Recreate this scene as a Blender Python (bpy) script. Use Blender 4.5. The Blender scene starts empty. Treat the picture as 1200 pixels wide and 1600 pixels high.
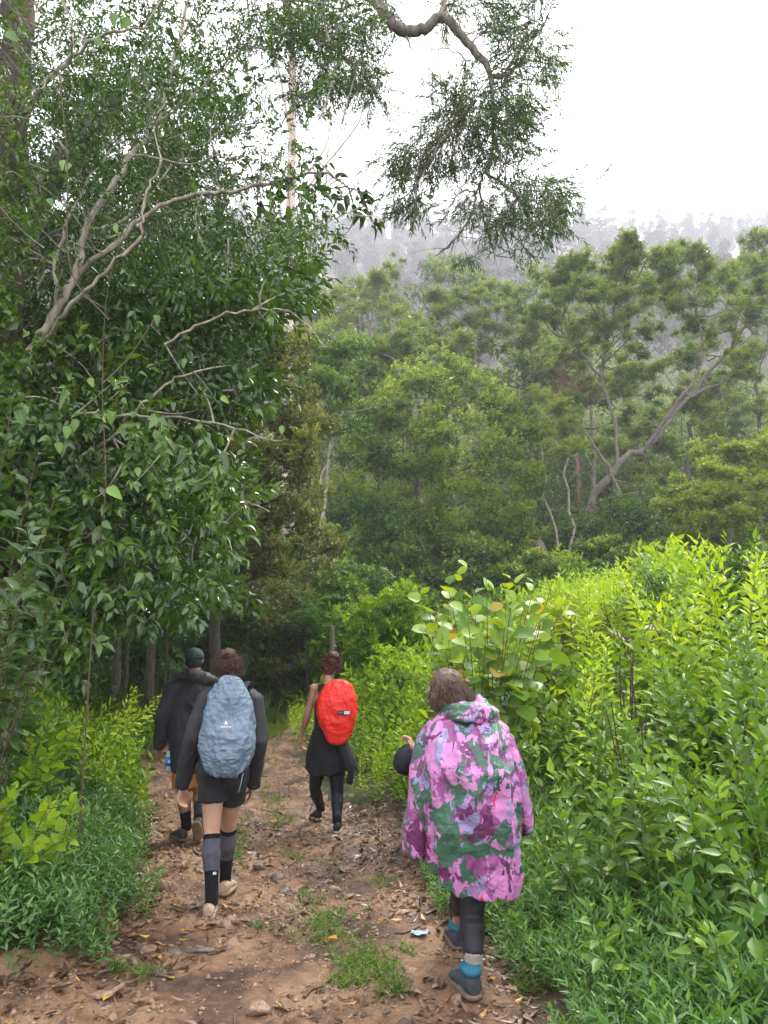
import bpy, bmesh, math, random
import numpy as np
from mathutils import Vector, Matrix, Euler
rng = np.random.default_rng(7)
random.seed(7)
R = math.radians
S = bpy.context.scene
COL = S.collection

# ------------------------------------------------------------------ camera, sky, sun, exposure
CAMZ = 1.68
PITCH = math.atan(200 / 1202)
cam_d = bpy.data.cameras.new('camera')
cam = bpy.data.objects.new('camera', cam_d); COL.objects.link(cam)
cam.location = (0, 0, CAMZ)
cam.rotation_euler = (math.pi / 2 + PITCH, 0, 0)
cam_d.sensor_fit = 'VERTICAL'; cam_d.sensor_height = 36; cam_d.lens = 36 * 1202 / 1600
cam_d.clip_start = 0.05; cam_d.clip_end = 2000
S.camera = cam
SUN_EL, SUN_AZ = 58, 38            # elevation, azimuth towards +x from +y
w = bpy.data.worlds.new("World"); S.world = w; w.use_nodes = True
nt = w.node_tree; nt.nodes.clear()
sky = nt.nodes.new('ShaderNodeTexSky'); sky.sky_type = 'NISHITA'; sky.sun_disc = False
sky.sun_elevation = R(SUN_EL); sky.sun_rotation = R(SUN_AZ)
sky.air_density = 1.0; sky.dust_density = 4.0; sky.ozone_density = 1.0
hs = nt.nodes.new('ShaderNodeHueSaturation'); hs.inputs['Saturation'].default_value = 0.10
mx = nt.nodes.new('ShaderNodeMix'); mx.data_type = 'RGBA'; mx.inputs[0].default_value = 0.72
mx.inputs[7].default_value = (6.6, 6.55, 6.85, 1)      # even white cloud cover over the clear sky
bg = nt.nodes.new('ShaderNodeBackground'); bg.inputs['Strength'].default_value = 0.15
out = nt.nodes.new('ShaderNodeOutputWorld')
nt.links.new(sky.outputs[0], hs.inputs['Color']); nt.links.new(hs.outputs[0], mx.inputs[6])
nt.links.new(mx.outputs[2], bg.inputs[0]); nt.links.new(bg.outputs[0], out.inputs[0])
sd = bpy.data.lights.new('sun', 'SUN'); sd.energy = 1.5; sd.angle = R(10); sd.color = (1, .96, .88)
so = bpy.data.objects.new('sun', sd); COL.objects.link(so)
sv = Vector((math.sin(R(SUN_AZ)) * math.cos(R(SUN_EL)), math.cos(R(SUN_AZ)) * math.cos(R(SUN_EL)), math.sin(R(SUN_EL))))
so.rotation_euler = sv.to_track_quat('Z', 'Y').to_euler()
so.location = (0, 0, 60)
vs = S.view_settings; vs.view_transform = 'Standard'; vs.look = 'None'; vs.gamma = 1; vs.use_curve_mapping = False
vs.exposure = 1.78
S.render.engine = 'CYCLES'
cy = S.cycles
cy.max_bounces = 7; cy.diffuse_bounces = 3; cy.glossy_bounces = 2; cy.transmission_bounces = 4
cy.volume_bounces = 1; cy.transparent_max_bounces = 6
cy.use_adaptive_sampling = True; cy.adaptive_threshold = 0.02
cy.use_denoising = True; cy.denoiser = 'OPENIMAGEDENOISE'; cy.denoising_input_passes = 'RGB_ALBEDO_NORMAL'
cy.sample_clamp_indirect = 6
cy.caustics_reflective = False; cy.caustics_refractive = False

# ------------------------------------------------------------------ helpers
CT, ST = math.cos(PITCH), math.sin(PITCH)
def W(px, py, d):
    """where the sight line through a spot of the photograph (1200x1600) stands at distance d"""
    a = (px - 600) / 1202; b = (800 - py) / 1202
    dy = CT - b * ST; dz = ST + b * CT
    t = d / dy
    return Vector((a * t, d, CAMZ + dz * t))

def n3(P, scale=1.0, seed=0):
    """value noise in -1..1, P (N,3)"""
    seed = int(seed); P = np.asarray(P, float) * scale + seed * 17.31
    i = np.floor(P).astype(np.int64); f = P - i; f = f * f * (3 - 2 * f)
    def h(a, b, c):
        v = (a * 374761393 + b * 668265263 + c * 2147483647 + seed * 144665) & 0xffffffff
        v = ((v ^ (v >> 13)) * 1274126177) & 0xffffffff
        v = (v ^ (v >> 16)) & 0xffff
        return v / 32767.5 - 1
    x, y, z = i[:, 0], i[:, 1], i[:, 2]
    r = 0
    for dx in (0, 1):
        wx = f[:, 0] if dx else 1 - f[:, 0]
        for dy in (0, 1):
            wy = f[:, 1] if dy else 1 - f[:, 1]
            for dz in (0, 1):
                wz = f[:, 2] if dz else 1 - f[:, 2]
                r = r + h(x + dx, y + dy, z + dz) * wx * wy * wz
    return r
def fbm(P, scale=1.0, oct=4, seed=0):
    r = 0; a = 1.0; t = 0
    for k in range(oct):
        r = r + a * n3(P, scale * 2.03 ** k, seed + k); t += a; a *= .5
    return r / t

def nrm(v):
    return v / np.maximum(np.linalg.norm(v, axis=-1, keepdims=True), 1e-9)
def rdir(n):
    return nrm(rng.normal(size=(n, 3)))

def tag(o, label=None, cat=None, group=None, kind=None):
    if label: o['label'] = label
    if cat: o['category'] = cat
    if group: o['group'] = group
    if kind: o['kind'] = kind
    return o
def link(o, parent=None):
    COL.objects.link(o)
    if parent is not None: o.parent = parent
    return o
def empty(name, loc=(0, 0, 0), rz=0):
    o = bpy.data.objects.new(name, None); o.location = loc; o.rotation_euler = (0, 0, rz); o.empty_display_size = .2
    return link(o)
def put(o, parent):
    """parent a mesh that was built in world coordinates under an unrotated empty"""
    o.parent = parent
    o.location = Vector(o.location) - parent.location
    return o

def mesh_np(name, V, F, mat=None, parent=None, attrs=None, smooth=False, loc=None, linkit=True):
    """V (n,3); F list of (m,k) int arrays, each of one polygon size"""
    V = np.asarray(V, np.float32)
    if loc is not None: V = V - np.asarray(loc, np.float32)
    me = bpy.data.meshes.new(name)
    Fs = [np.asarray(f, np.int32) for f in (F if isinstance(F, list) else [F]) if len(f)]
    me.vertices.add(len(V)); me.vertices.foreach_set('co', V.ravel())
    nl = sum(f.size for f in Fs); nf = sum(len(f) for f in Fs)
    me.loops.add(nl); me.polygons.add(nf)
    me.loops.foreach_set('vertex_index', np.concatenate([f.ravel() for f in Fs]))
    tot = np.concatenate([np.full(len(f), f.shape[1], np.int32) for f in Fs])
    st = np.concatenate([[0], np.cumsum(tot)[:-1]]).astype(np.int32)
    me.polygons.foreach_set('loop_start', st); me.polygons.foreach_set('loop_total', tot)
    if smooth: me.polygons.foreach_set('use_smooth', np.ones(nf, bool))
    for k, a in (attrs or {}).items():
        a = np.asarray(a, np.float32)
        if a.ndim == 1:
            at = me.attributes.new(k, 'FLOAT', 'POINT'); at.data.foreach_set('value', a)
        else:
            at = me.attributes.new(k, 'FLOAT_VECTOR', 'POINT'); at.data.foreach_set('vector', a.ravel())
    me.update(calc_edges=True)
    if mat: me.materials.append(mat)
    if not linkit: return me
    o = bpy.data.objects.new(name, me)
    if loc is not None: o.location = loc
    link(o)
    if parent is not None: put(o, parent)
    return o

# ---- leaf templates: (u along, v across -0.5..0.5, w lift), faces
def T(v, f): return (np.array(v, float), f)
DIAMOND = T([(0, 0, 0), (.42, -.5, .10), (1, 0, -.08), (.42, .5, .10)], [np.array([[0, 1, 2], [0, 2, 3]])])
LANCE = T([(0, 0, 0), (.3, -.5, .12), (.34, 0, 0), (.3, .5, .12), (1, 0, -.16)],
          [np.array([[0, 1, 2], [0, 2, 3], [1, 4, 2], [2, 4, 3]])])
def broad(shape='ovate', n=5):
    us = np.linspace(0, 1, n + 1) ** (1.7 if shape == 'heart' else 1)
    prof = {'ovate': lambda u: math.sin(math.pi * u ** .62) ** .8, 'round': lambda u: math.sqrt(max(0, 1 - (2 * u ** .8 - 1) ** 2)),
            'heart': lambda u: min(1, (1 - u) ** .6 * 1.25) * min(1, u * 7 + .12) ** .45, 'ell': lambda u: math.sin(math.pi * u) ** .75,
            'lance': lambda u: math.sin(math.pi * u ** .75) ** 1.1}[shape]
    v = []
    for u in us:
        hw = .5 * prof(u) if 0 < u < 1 else (.02 if u == 0 else 0)
        bend = -.22 * u * u
        v += [(u, -hw, bend + .28 * hw), (u, 0, bend), (u, hw, bend + .28 * hw)]
    q = []
    for i in range(n - 1):
        a = 3 * i
        q += [(a, a + 3, a + 4, a + 1), (a + 1, a + 4, a + 5, a + 2)]
    a = 3 * (n - 1)
    t = [(a, a + 4, a + 1), (a + 1, a + 4, a + 2)]
    return T(v, [np.array(q), np.array(t)])
OV3, OV5, HEART5, ELL3, LAN4 = broad('ovate', 3), broad('ovate', 6), broad('heart', 6), broad('ell', 3), broad('lance', 4)

class Leaves:
    def __init__(s): s.p = []; s.d = []; s.n = []; s.L = []; s.w = []; s.t = []
    def add(s, p, d, n, L, wd, t):
        m = len(p)
        s.p.append(p); s.d.append(nrm(d)); s.n.append(n)
        s.L.append(np.broadcast_to(L, m)); s.w.append(np.broadcast_to(wd, m)); s.t.append(np.broadcast_to(t, m))
    def count(s): return sum(len(a) for a in s.p)
    def raw(s, tmpl):
        p, d, n, L, wd, t = [np.concatenate(a) for a in (s.p, s.d, s.n, s.L, s.w, s.t)]
        side = nrm(np.cross(d, n)); up = np.cross(side, d)
        tv, tf = tmpl; k = len(tv)
        curl = rng.uniform(.3, 1.6, len(p))
        V = (p[:, None] + (L[:, None] * tv[:, 0])[..., None] * d[:, None] + (wd[:, None] * tv[:, 1])[..., None] * side[:, None]
             + ((L * curl)[:, None] * tv[:, 2] * .8)[..., None] * up[:, None])
        off = (np.arange(len(p)) * k)
        F = [(off[:, None, None] + f[None]).reshape(-1, f.shape[1]) for f in tf]
        luv = np.tile(np.stack([tv[:, 0], tv[:, 1], np.zeros(k)], 1), (len(p), 1))
        return V.reshape(-1, 3), F, np.repeat(t, k), luv
    def build(s, name, mat, tmpl, parent=None, loc=None, linkit=True):
        V, F, t, luv = s.raw(tmpl)
        return mesh_np(name, V, F, mat, parent, {'tint': t, 'luv': luv}, loc=loc, linkit=linkit)

def upn(d, spread=.5):
    u = np.zeros_like(d); u[:, 2] = 1
    u = u + rng.normal(size=d.shape) * spread
    return nrm(u - (u * d).sum(1, keepdims=True) * d)

def sprigs(LB, P, A, K, slen, L, wr, tint, droop=.25, phi=(45, 75), spread=.45, tip=True, opposite=False):
    """K leaves along each of the sprigs at P with axis A"""
    P = np.asarray(P, float); A = nrm(np.asarray(A, float)); m = len(P)
    if m == 0: return
    ref = nrm(np.cross(A, rdir(m)))
    r2 = np.cross(A, ref)
    slen = np.broadcast_to(slen, m); tint = np.broadcast_to(tint, m)
    a0 = rng.uniform(0, 6.28, m)
    for k in range(K):
        f = (k + .6) / K
        ang = a0 + (k * 2.4 if not opposite else (k % 2) * math.pi + (k // 2) * 1.6) + rng.normal(0, .25, m)
        rad = ref * np.cos(ang)[:, None] + r2 * np.sin(ang)[:, None]
        ph = np.radians(rng.uniform(phi[0], phi[1], m)) * (1 - .45 * f if tip else 1)
        d = A * np.cos(ph)[:, None] + rad * np.sin(ph)[:, None]
        d[:, 2] -= droop * rng.uniform(.3, 1.3, m)
        d = nrm(d)
        l = L * rng.uniform(.65, 1.2, m) * (1 - .35 * abs(f - .45))
        LB.add(P + A * (slen * f)[:, None], d, upn(d, spread), l, l * wr * rng.uniform(.8, 1.15, m), np.clip(tint + rng.normal(0, .13, m) + .12 * (f - .5), 0, 1))

def scatter_tree(K):
    ng = bpy.data.node_groups.get('leaf_scatter_%d' % K)
    if ng: return ng
    ng = bpy.data.node_groups.new('leaf_scatter_%d' % K, 'GeometryNodeTree')
    ng.interface.new_socket('Geometry', in_out='INPUT', socket_type='NodeSocketGeometry'); ng.interface.new_socket('Geometry', in_out='OUTPUT', socket_type='NodeSocketGeometry')
    N = ng.nodes; Lk = ng.links.new; gi = N.new('NodeGroupInput'); go = N.new('NodeGroupOutput'); jn = N.new('GeometryNodeJoinGeometry'); Lk(jn.outputs[0], go.inputs[0])
    def attr(nm, dt):
        a = N.new('GeometryNodeInputNamedAttribute'); a.data_type = dt; a.inputs[0].default_value = nm; return a.outputs[0]
    gid, rot, scl = attr('gid', 'INT'), attr('rot', 'FLOAT_VECTOR'), attr('scl', 'FLOAT')
    def part_(k):
        c = N.new('FunctionNodeCompare'); c.data_type = 'INT'; c.operation = 'EQUAL'; Lk(gid, c.inputs[2]); c.inputs[3].default_value = k
        q = N.new('GeometryNodeSeparateGeometry'); q.domain = 'POINT'; Lk(gi.outputs[0], q.inputs[0]); Lk(c.outputs[0], q.inputs[1]); return q.outputs[0]
    for k in range(1, K + 1):
        ip_ = N.new('GeometryNodeInstanceOnPoints'); Lk(part_(-k), ip_.inputs['Points']); Lk(part_(k), ip_.inputs['Instance']); Lk(rot, ip_.inputs['Rotation']); Lk(scl, ip_.inputs['Scale']); Lk(ip_.outputs[0], jn.inputs[0])
    return ng
def gn_scatter(name, mat, tmpls, P, Rm, scl, tint, parent=None, loc=None):
    """tmpls: raw sprigs around the origin; every point carries one of them, turned by Rm and scaled"""
    K = len(tmpls); m = len(P); pick = rng.integers(0, K, m)
    base = np.zeros(3) if loc is None else np.array([loc[0], loc[1], loc[2]], float)
    eul = np.stack([np.arctan2(Rm[:, 2, 1], Rm[:, 2, 2]), -np.arcsin(np.clip(Rm[:, 2, 0], -1, 1)), np.arctan2(Rm[:, 1, 0], Rm[:, 0, 0])], 1)
    V, F, t, lv, gd = [], [], [], [], []; n = 0
    for k, (v, f, tt, l) in enumerate(tmpls):
        V.append(v + base); F += [q + n for q in f]; t.append(tt); lv.append(l); gd.append(np.full(len(v), k + 1)); n += len(v)
    z = np.zeros(m); V.append(P); gd.append(-(pick + 1)); t.append(z); lv.append(np.zeros((m, 3)))
    by = {}
    for q in F: by.setdefault(q.shape[1], []).append(q)
    me = mesh_np(name, np.concatenate(V), [np.concatenate(q) for q in by.values()], mat, attrs={'tint': np.concatenate(t), 'luv': np.concatenate(lv), 'rot': np.concatenate([np.zeros((n, 3)), eul]),
                 'scl': np.concatenate([np.ones(n), np.broadcast_to(scl, m)]), 'itint': np.concatenate([np.zeros(n), np.broadcast_to(tint, m)])}, loc=loc, linkit=False)
    a = me.attributes.new('gid', 'INT', 'POINT'); a.data.foreach_set('value', np.concatenate(gd).astype(np.int32))
    o = bpy.data.objects.new(name, me)
    if loc is not None: o.location = base
    link(o)
    if parent is not None: put(o, parent)
    md = o.modifiers.new('scatter', 'NODES'); md.node_group = scatter_tree(K); o['kind'] = 'stuff'
    return o
def frames_h(A, jit=.25):
    """Y along the sprig, Z as near to up as it can be"""
    A = nrm(A); u = np.array([0, 0, 1.]) + rng.normal(0, jit, A.shape); z = nrm(u - (u * A).sum(1, keepdims=True) * A); x = np.cross(A, z)
    return np.stack([x, A, z], 2)
def frames_v(A):
    A = nrm(A); u = rdir(len(A)); x = nrm(u - (u * A).sum(1, keepdims=True) * A); y = np.cross(A, x); return np.stack([x, y, A], 2)
def sprig_tmpls(n, axis, K, slen, L, wr, tm, droop, phi, spread, tv=.0):
    o = []
    for _ in range(n):
        lb = Leaves(); lb.raw_t = 1; sprigs(lb, np.zeros((1, 3)), np.array([axis], float), K, slen, L, wr, .5, droop, phi, spread)
        v, f, t, l = lb.raw(tm); o.append((v, f, t - .5, l))
    return o

def tube_data(pts, rad, sides=6, closed_ends=True):
    pts = np.asarray(pts, float); rad = np.broadcast_to(np.asarray(rad, float), len(pts))
    t = nrm(np.gradient(pts, axis=0))
    ref = np.array([0.31, 0.17, 0.93]) if abs(t[0][2]) < .8 else np.array([1., .1, 0])
    n = nrm(np.cross(t, ref)); b = np.cross(t, n)
    a = np.arange(sides) * 2 * math.pi / sides
    V = pts[:, None] + rad[:, None, None] * (np.cos(a)[None, :, None] * n[:, None] + np.sin(a)[None, :, None] * b[:, None])
    V = V.reshape(-1, 3); m = len(pts)
    i = np.arange(m - 1)[:, None] * sides; j = np.arange(sides)[None]; j2 = (j + 1) % sides
    F = np.stack([i + j, i + j2, i + sides + j2, i + sides + j], -1).reshape(-1, 4)
    return V, F
class Tubes:
    def __init__(s): s.V = []; s.F = []; s.n = 0
    def add(s, pts, rad, sides=6):
        V, F = tube_data(pts, rad, sides); s.V.append(V); s.F.append(F + s.n); s.n += len(V)
    def rough(s, amp, scale):
        V = np.concatenate(s.V); d = np.stack([n3(V, scale, k) for k in (1, 2, 3)], 1) * amp; s.V = [V + d]
    def build(s, name, mat, parent=None, loc=None):
        return mesh_np(name, np.concatenate(s.V), np.concatenate(s.F), mat, parent, loc=loc, smooth=True)
def bez(a, b, c, n=8):
    t = np.linspace(0, 1, n)[:, None]; a, b, c = (np.asarray(x, float) for x in (a, b, c))
    return (1 - t) ** 2 * a + 2 * t * (1 - t) * b + t * t * c
def smooth_path(pts, n=6):
    """Catmull-Rom through the points"""
    P = [np.asarray(p, float) for p in pts]; P = [2 * P[0] - P[1]] + P + [2 * P[-1] - P[-2]]
    o = []
    for i in range(1, len(P) - 2):
        for t in np.linspace(0, 1, n, endpoint=False):
            a, b, c, d = P[i - 1], P[i], P[i + 1], P[i + 2]
            o.append(.5 * ((2 * b) + (-a + c) * t + (2 * a - 5 * b + 4 * c - d) * t * t + (-a + 3 * b - 3 * c + d) * t ** 3))
    o.append(P[-2]); return np.array(o)

# ------------------------------------------------------------------ materials
def mat_new(name):
    m = bpy.data.materials.new(name); m.use_nodes = True; n = m.node_tree; n.nodes.clear()
    o = n.nodes.new('ShaderNodeOutputMaterial'); return m, n, o
def pbr(name, col, rough=.6, spec=.5, bump=0, bscale=50, var=.0, vscale=5, col2=None, sheen=0, coat=0, metallic=0, emis=None):
    m, n, o = mat_new(name)
    b = n.nodes.new('ShaderNodeBsdfPrincipled'); n.links.new(b.outputs[0], o.inputs[0])
    b.inputs['Base Color'].default_value = (*col, 1); b.inputs['Roughness'].default_value = rough
    b.inputs['Specular IOR Level'].default_value = spec; b.inputs['Metallic'].default_value = metallic
    if sheen: b.inputs['Sheen Weight'].default_value = sheen * .15
    if coat: b.inputs['Coat Weight'].default_value = coat
    tc = n.nodes.new('ShaderNodeTexCoord')
    if col2 is not None:
        t = n.nodes.new('ShaderNodeTexNoise'); t.inputs['Scale'].default_value = vscale; t.inputs['Detail'].default_value = 5
        n.links.new(tc.outputs['Object'], t.inputs['Vector'])
        r = n.nodes.new('ShaderNodeValToRGB'); r.color_ramp.elements[0].position = .38; r.color_ramp.elements[1].position = .62
        r.color_ramp.elements[0].color = (*col, 1); r.color_ramp.elements[1].color = (*col2, 1)
        n.links.new(t.outputs[0], r.inputs[0]); n.links.new(r.outputs[0], b.inputs['Base Color'])
    if bump:
        t = n.nodes.new('ShaderNodeTexNoise'); t.inputs['Scale'].default_value = bscale; t.inputs['Detail'].default_value = 4
        n.links.new(tc.outputs['Object'], t.inputs['Vector'])
        bm = n.nodes.new('ShaderNodeBump'); bm.inputs['Strength'].default_value = bump; bm.inputs['Distance'].default_value = .01
        n.links.new(t.outputs[0], bm.inputs['Height']); n.links.new(bm.outputs[0], b.inputs['Normal'])
    return m
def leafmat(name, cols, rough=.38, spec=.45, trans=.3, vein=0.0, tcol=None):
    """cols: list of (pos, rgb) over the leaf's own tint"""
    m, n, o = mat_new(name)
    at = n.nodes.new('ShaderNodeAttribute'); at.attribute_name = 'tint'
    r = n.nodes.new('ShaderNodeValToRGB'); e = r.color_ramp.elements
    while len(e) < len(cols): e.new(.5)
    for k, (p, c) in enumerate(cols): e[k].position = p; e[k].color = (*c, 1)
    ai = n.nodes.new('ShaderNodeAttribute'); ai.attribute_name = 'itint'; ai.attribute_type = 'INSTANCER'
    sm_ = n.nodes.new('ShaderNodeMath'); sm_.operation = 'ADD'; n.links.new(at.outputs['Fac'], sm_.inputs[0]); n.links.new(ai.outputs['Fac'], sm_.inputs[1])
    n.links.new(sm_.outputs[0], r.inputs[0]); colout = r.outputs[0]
    if vein:
        av = n.nodes.new('ShaderNodeAttribute'); av.attribute_name = 'luv'
        sp = n.nodes.new('ShaderNodeSeparateXYZ'); n.links.new(av.outputs['Vector'], sp.inputs[0])
        ab = n.nodes.new('ShaderNodeMath'); ab.operation = 'ABSOLUTE'; n.links.new(sp.outputs[1], ab.inputs[0])
        # side veins: bands of u - |v|
        s1 = n.nodes.new('ShaderNodeMath'); s1.operation = 'MULTIPLY_ADD'; s1.inputs[1].default_value = -.45
        n.links.new(ab.outputs[0], s1.inputs[0]); n.links.new(sp.outputs[0], s1.inputs[2])
        s2 = n.nodes.new('ShaderNodeMath'); s2.operation = 'MULTIPLY'; s2.inputs[1].default_value = 9; n.links.new(s1.outputs[0], s2.inputs[0])
        s3 = n.nodes.new('ShaderNodeMath'); s3.operation = 'FRACT'; n.links.new(s2.outputs[0], s3.inputs[0])
        s4 = n.nodes.new('ShaderNodeMath'); s4.operation = 'LESS_THAN'; s4.inputs[1].default_value = .12; n.links.new(s3.outputs[0], s4.inputs[0])
        md = n.nodes.new('ShaderNodeMath'); md.operation = 'LESS_THAN'; md.inputs[1].default_value = .025; n.links.new(ab.outputs[0], md.inputs[0])
        mxx = n.nodes.new('ShaderNodeMath'); mxx.operation = 'MAXIMUM'; n.links.new(s4.outputs[0], mxx.inputs[0]); n.links.new(md.outputs[0], mxx.inputs[1])
        mu = n.nodes.new('ShaderNodeMath'); mu.operation = 'MULTIPLY'; mu.inputs[1].default_value = vein; n.links.new(mxx.outputs[0], mu.inputs[0])
        mc = n.nodes.new('ShaderNodeMix'); mc.data_type = 'RGBA'; n.links.new(mu.outputs[0], mc.inputs[0]); n.links.new(colout, mc.inputs[6])
        mc.inputs[7].default_value = (.28, .36, .12, 1); colout = mc.outputs[2]
    b = n.nodes.new('ShaderNodeBsdfPrincipled'); b.inputs['Roughness'].default_value = rough; b.inputs['Specular IOR Level'].default_value = spec
    n.links.new(colout, b.inputs['Base Color'])
    tr = n.nodes.new('ShaderNodeBsdfTranslucent')
    g = n.nodes.new('ShaderNodeMix'); g.data_type = 'RGBA'; g.blend_type = 'MULTIPLY'; g.inputs[0].default_value = 1
    n.links.new(colout, g.inputs[6]); g.inputs[7].default_value = (*(tcol or (1.7, 1.5, .5)), 1)
    n.links.new(g.outputs[2], tr.inputs[0])
    ms = n.nodes.new('ShaderNodeMixShader'); ms.inputs[0].default_value = trans
    n.links.new(b.outputs[0], ms.inputs[1]); n.links.new(tr.outputs[0], ms.inputs[2]); n.links.new(ms.outputs[0], o.inputs[0])
    return m
def barkmat(name, c1, c2, scale=6, stretch=5, rough=.85, moss=None):
    m, n, o = mat_new(name)
    b = n.nodes.new('ShaderNodeBsdfPrincipled'); b.inputs['Roughness'].default_value = rough; n.links.new(b.outputs[0], o.inputs[0])
    tc = n.nodes.new('ShaderNodeTexCoord'); mp = n.nodes.new('ShaderNodeMapping'); mp.inputs['Scale'].default_value = (stretch, stretch, 1)
    n.links.new(tc.outputs['Object'], mp.inputs[0])
    t = n.nodes.new('ShaderNodeTexNoise'); t.inputs['Scale'].default_value = scale; t.inputs['Detail'].default_value = 6; t.inputs['Roughness'].default_value = .65
    n.links.new(mp.outputs[0], t.inputs['Vector'])
    r = n.nodes.new('ShaderNodeValToRGB'); e = r.color_ramp.elements; e[0].position = .36; e[1].position = .62
    e[0].color = (*c1, 1); e[1].color = (*c2, 1); n.links.new(t.outputs[0], r.inputs[0]); c = r.outputs[0]
    if moss:
        t2 = n.nodes.new('ShaderNodeTexNoise'); t2.inputs['Scale'].default_value = 2.2; t2.inputs['Detail'].default_value = 5
        n.links.new(tc.outputs['Object'], t2.inputs['Vector'])
        r2 = n.nodes.new('ShaderNodeValToRGB'); r2.color_ramp.elements[0].position = .5; r2.color_ramp.elements[1].position = .58
        n.links.new(t2.outputs[0], r2.inputs[0])
        mm = n.nodes.new('ShaderNodeMix'); mm.data_type = 'RGBA'; n.links.new(r2.outputs[0], mm.inputs[0]); n.links.new(c, mm.inputs[6]); mm.inputs[7].default_value = (*moss, 1); c = mm.outputs[2]
    n.links.new(c, b.inputs['Base Color'])
    bm = n.nodes.new('ShaderNodeBump'); bm.inputs['Strength'].default_value = .8; bm.inputs['Distance'].default_value = .02
    n.links.new(t.outputs[0], bm.inputs['Height']); n.links.new(bm.outputs[0], b.inputs['Normal'])
    return m

BARK_PALE = barkmat('bark_pale', (.16, .13, .095), (.42, .38, .30), 5, 3)
BARK_BROWN = barkmat('bark_brown', (.03, .022, .016), (.11, .078, .052), 9, 2)
BARK_GREY = barkmat('bark_grey', (.09, .075, .06), (.25, .215, .18), 5, 4)
BARK_DARK = barkmat('bark_dark', (.03, .026, .022), (.09, .075, .06), 5, 4)
BARK_PINK = barkmat('bark_pink', (.30, .22, .18), (.55, .47, .42), 1.2, 2)
TWIG = pbr('twig_brown', (.09, .06, .035), .8)
STEM_G = pbr('stem_green', (.09, .16, .03), .55)

L_LEFT = leafmat('glossy_dark_leaf', [(0, (0.011, 0.030, 0.009)), (.45, (0.044, 0.103, 0.016)), (.8, (0.110, 0.214, 0.023)), (1, (0.293, 0.359, 0.035))], .22, .65, .26)
L_LEFTBIG = leafmat('large_dark_leaf', [(0, (0.013, 0.038, 0.012)), (.5, (0.044, 0.117, 0.021)), (1, (0.190, 0.373, 0.035))], .28, .5, .25, vein=.35)
L_NARROW = leafmat('narrow_leaf', [(0, (0.015, 0.036, 0.012)), (.5, (0.051, 0.110, 0.026)), (1, (0.146, 0.221, 0.041))], .4, .4, .25)
L_OLIVE = leafmat('olive_leaf', [(0, (.03, .05, .012)), (.5, (.09, .12, .028)), (.85, (.18, .215, .055)), (1, (.25, .26, .09))], .42, .4, .3)
L_DENSE = leafmat('dense_leaf', [(0, (0.013, 0.038, 0.007)), (.5, (0.059, 0.138, 0.016)), (1, (0.190, 0.304, 0.035))], .4, .4, .25)
L_MID = leafmat('mid_leaf', [(0, (.014, .040, .008)), (.35, (.07, .14, .014)), (.7, (.20, .30, .028)), (1, (.38, .47, .05))], .4, .4, .3)
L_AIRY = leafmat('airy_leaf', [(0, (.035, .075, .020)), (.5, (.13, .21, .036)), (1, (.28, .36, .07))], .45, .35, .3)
L_YELL = leafmat('yellow_green_leaf', [(0, (0.053, 0.090, 0.009)), (.5, (0.161, 0.248, 0.023)), (1, (0.322, 0.373, 0.047))], .45, .35, .3)
L_HERB = leafmat('herb_leaf', [(0, (.020, .065, .018)), (.5, (.085, .205, .045)), (1, (.24, .39, .10))], .36, .5, .3)
L_BRIGHT = leafmat('bright_leaf', [(0, (.045, .13, .008)), (.45, (.185, .33, .014)), (1, (.42, .55, .035))], .45, .35, .4, tcol=(1.5, 1.35, .4))
L_NEARR = leafmat('nettle_leaf', [(0, (.025, .07, .010)), (.5, (.095, .21, .018)), (1, (.27, .42, .035))], .42, .4, .32, vein=.25)
L_GRASS = leafmat('grass_blade', [(0, (.03, .07, .012)), (.5, (.085, .16, .03)), (1, (.2, .28, .06))], .45, .35, .35)
L_BIGR = leafmat('round_leaf', [(0, (0.032, 0.090, 0.010)), (.5, (0.132, 0.276, 0.029)), (.8, (0.322, 0.469, 0.041)), (.93, (0.439, 0.304, 0.059)), (1, (0.234, 0.097, 0.035))], .33, .5, .35, vein=.3, tcol=(1.6, 1.3, .4))
L_DEAD = leafmat('dead_leaf', [(0, (.035, .018, .012)), (.4, (.09, .045, .026)), (.7, (.17, .095, .06)), (.9, (.26, .19, .13)), (.96, (.42, .20, .04)), (1, (.5, .34, .05))], .38, .5, .05)
L_FAR = leafmat('far_leaf', [(0, (.012, .022, .012)), (1, (.04, .06, .026))], .6, .2, .1)

# ------------------------------------------------------------------ terrain
def ip(y, tab): return np.interp(y, [t[0] for t in tab], [t[1] for t in tab])
XL = [(3.0, -3.0), (3.9, -2.3), (4.3, -1.5), (5.6, -1.69), (7.8, -2.37), (11.7, -3.6), (15.4, -4.0), (18, -4.0), (22, -3.6), (27, -3.4)]
XR = [(3, .60), (3.74, .77), (4.6, .55), (5.6, .22), (7.8, -.12), (11.7, -1.12), (15.4, -2.0), (22, -2.5), (27, -2.7)]
ZB = [(-40, .3), (0, .02), (4, 0), (5.3, -.08), (7.6, -.14), (12, -.16), (18, -.06), (22, .12), (24, .6), (27, 2.4), (30, 3.9), (40, 6.2), (55, 9), (80, 14), (120, 28), (200, 72), (320, 150), (450, 243), (490, 243), (580, 200)]
def ss(a, b, x):
    t = np.clip((x - a) / (b - a), 0, 1); return t * t * (3 - 2 * t)
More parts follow.
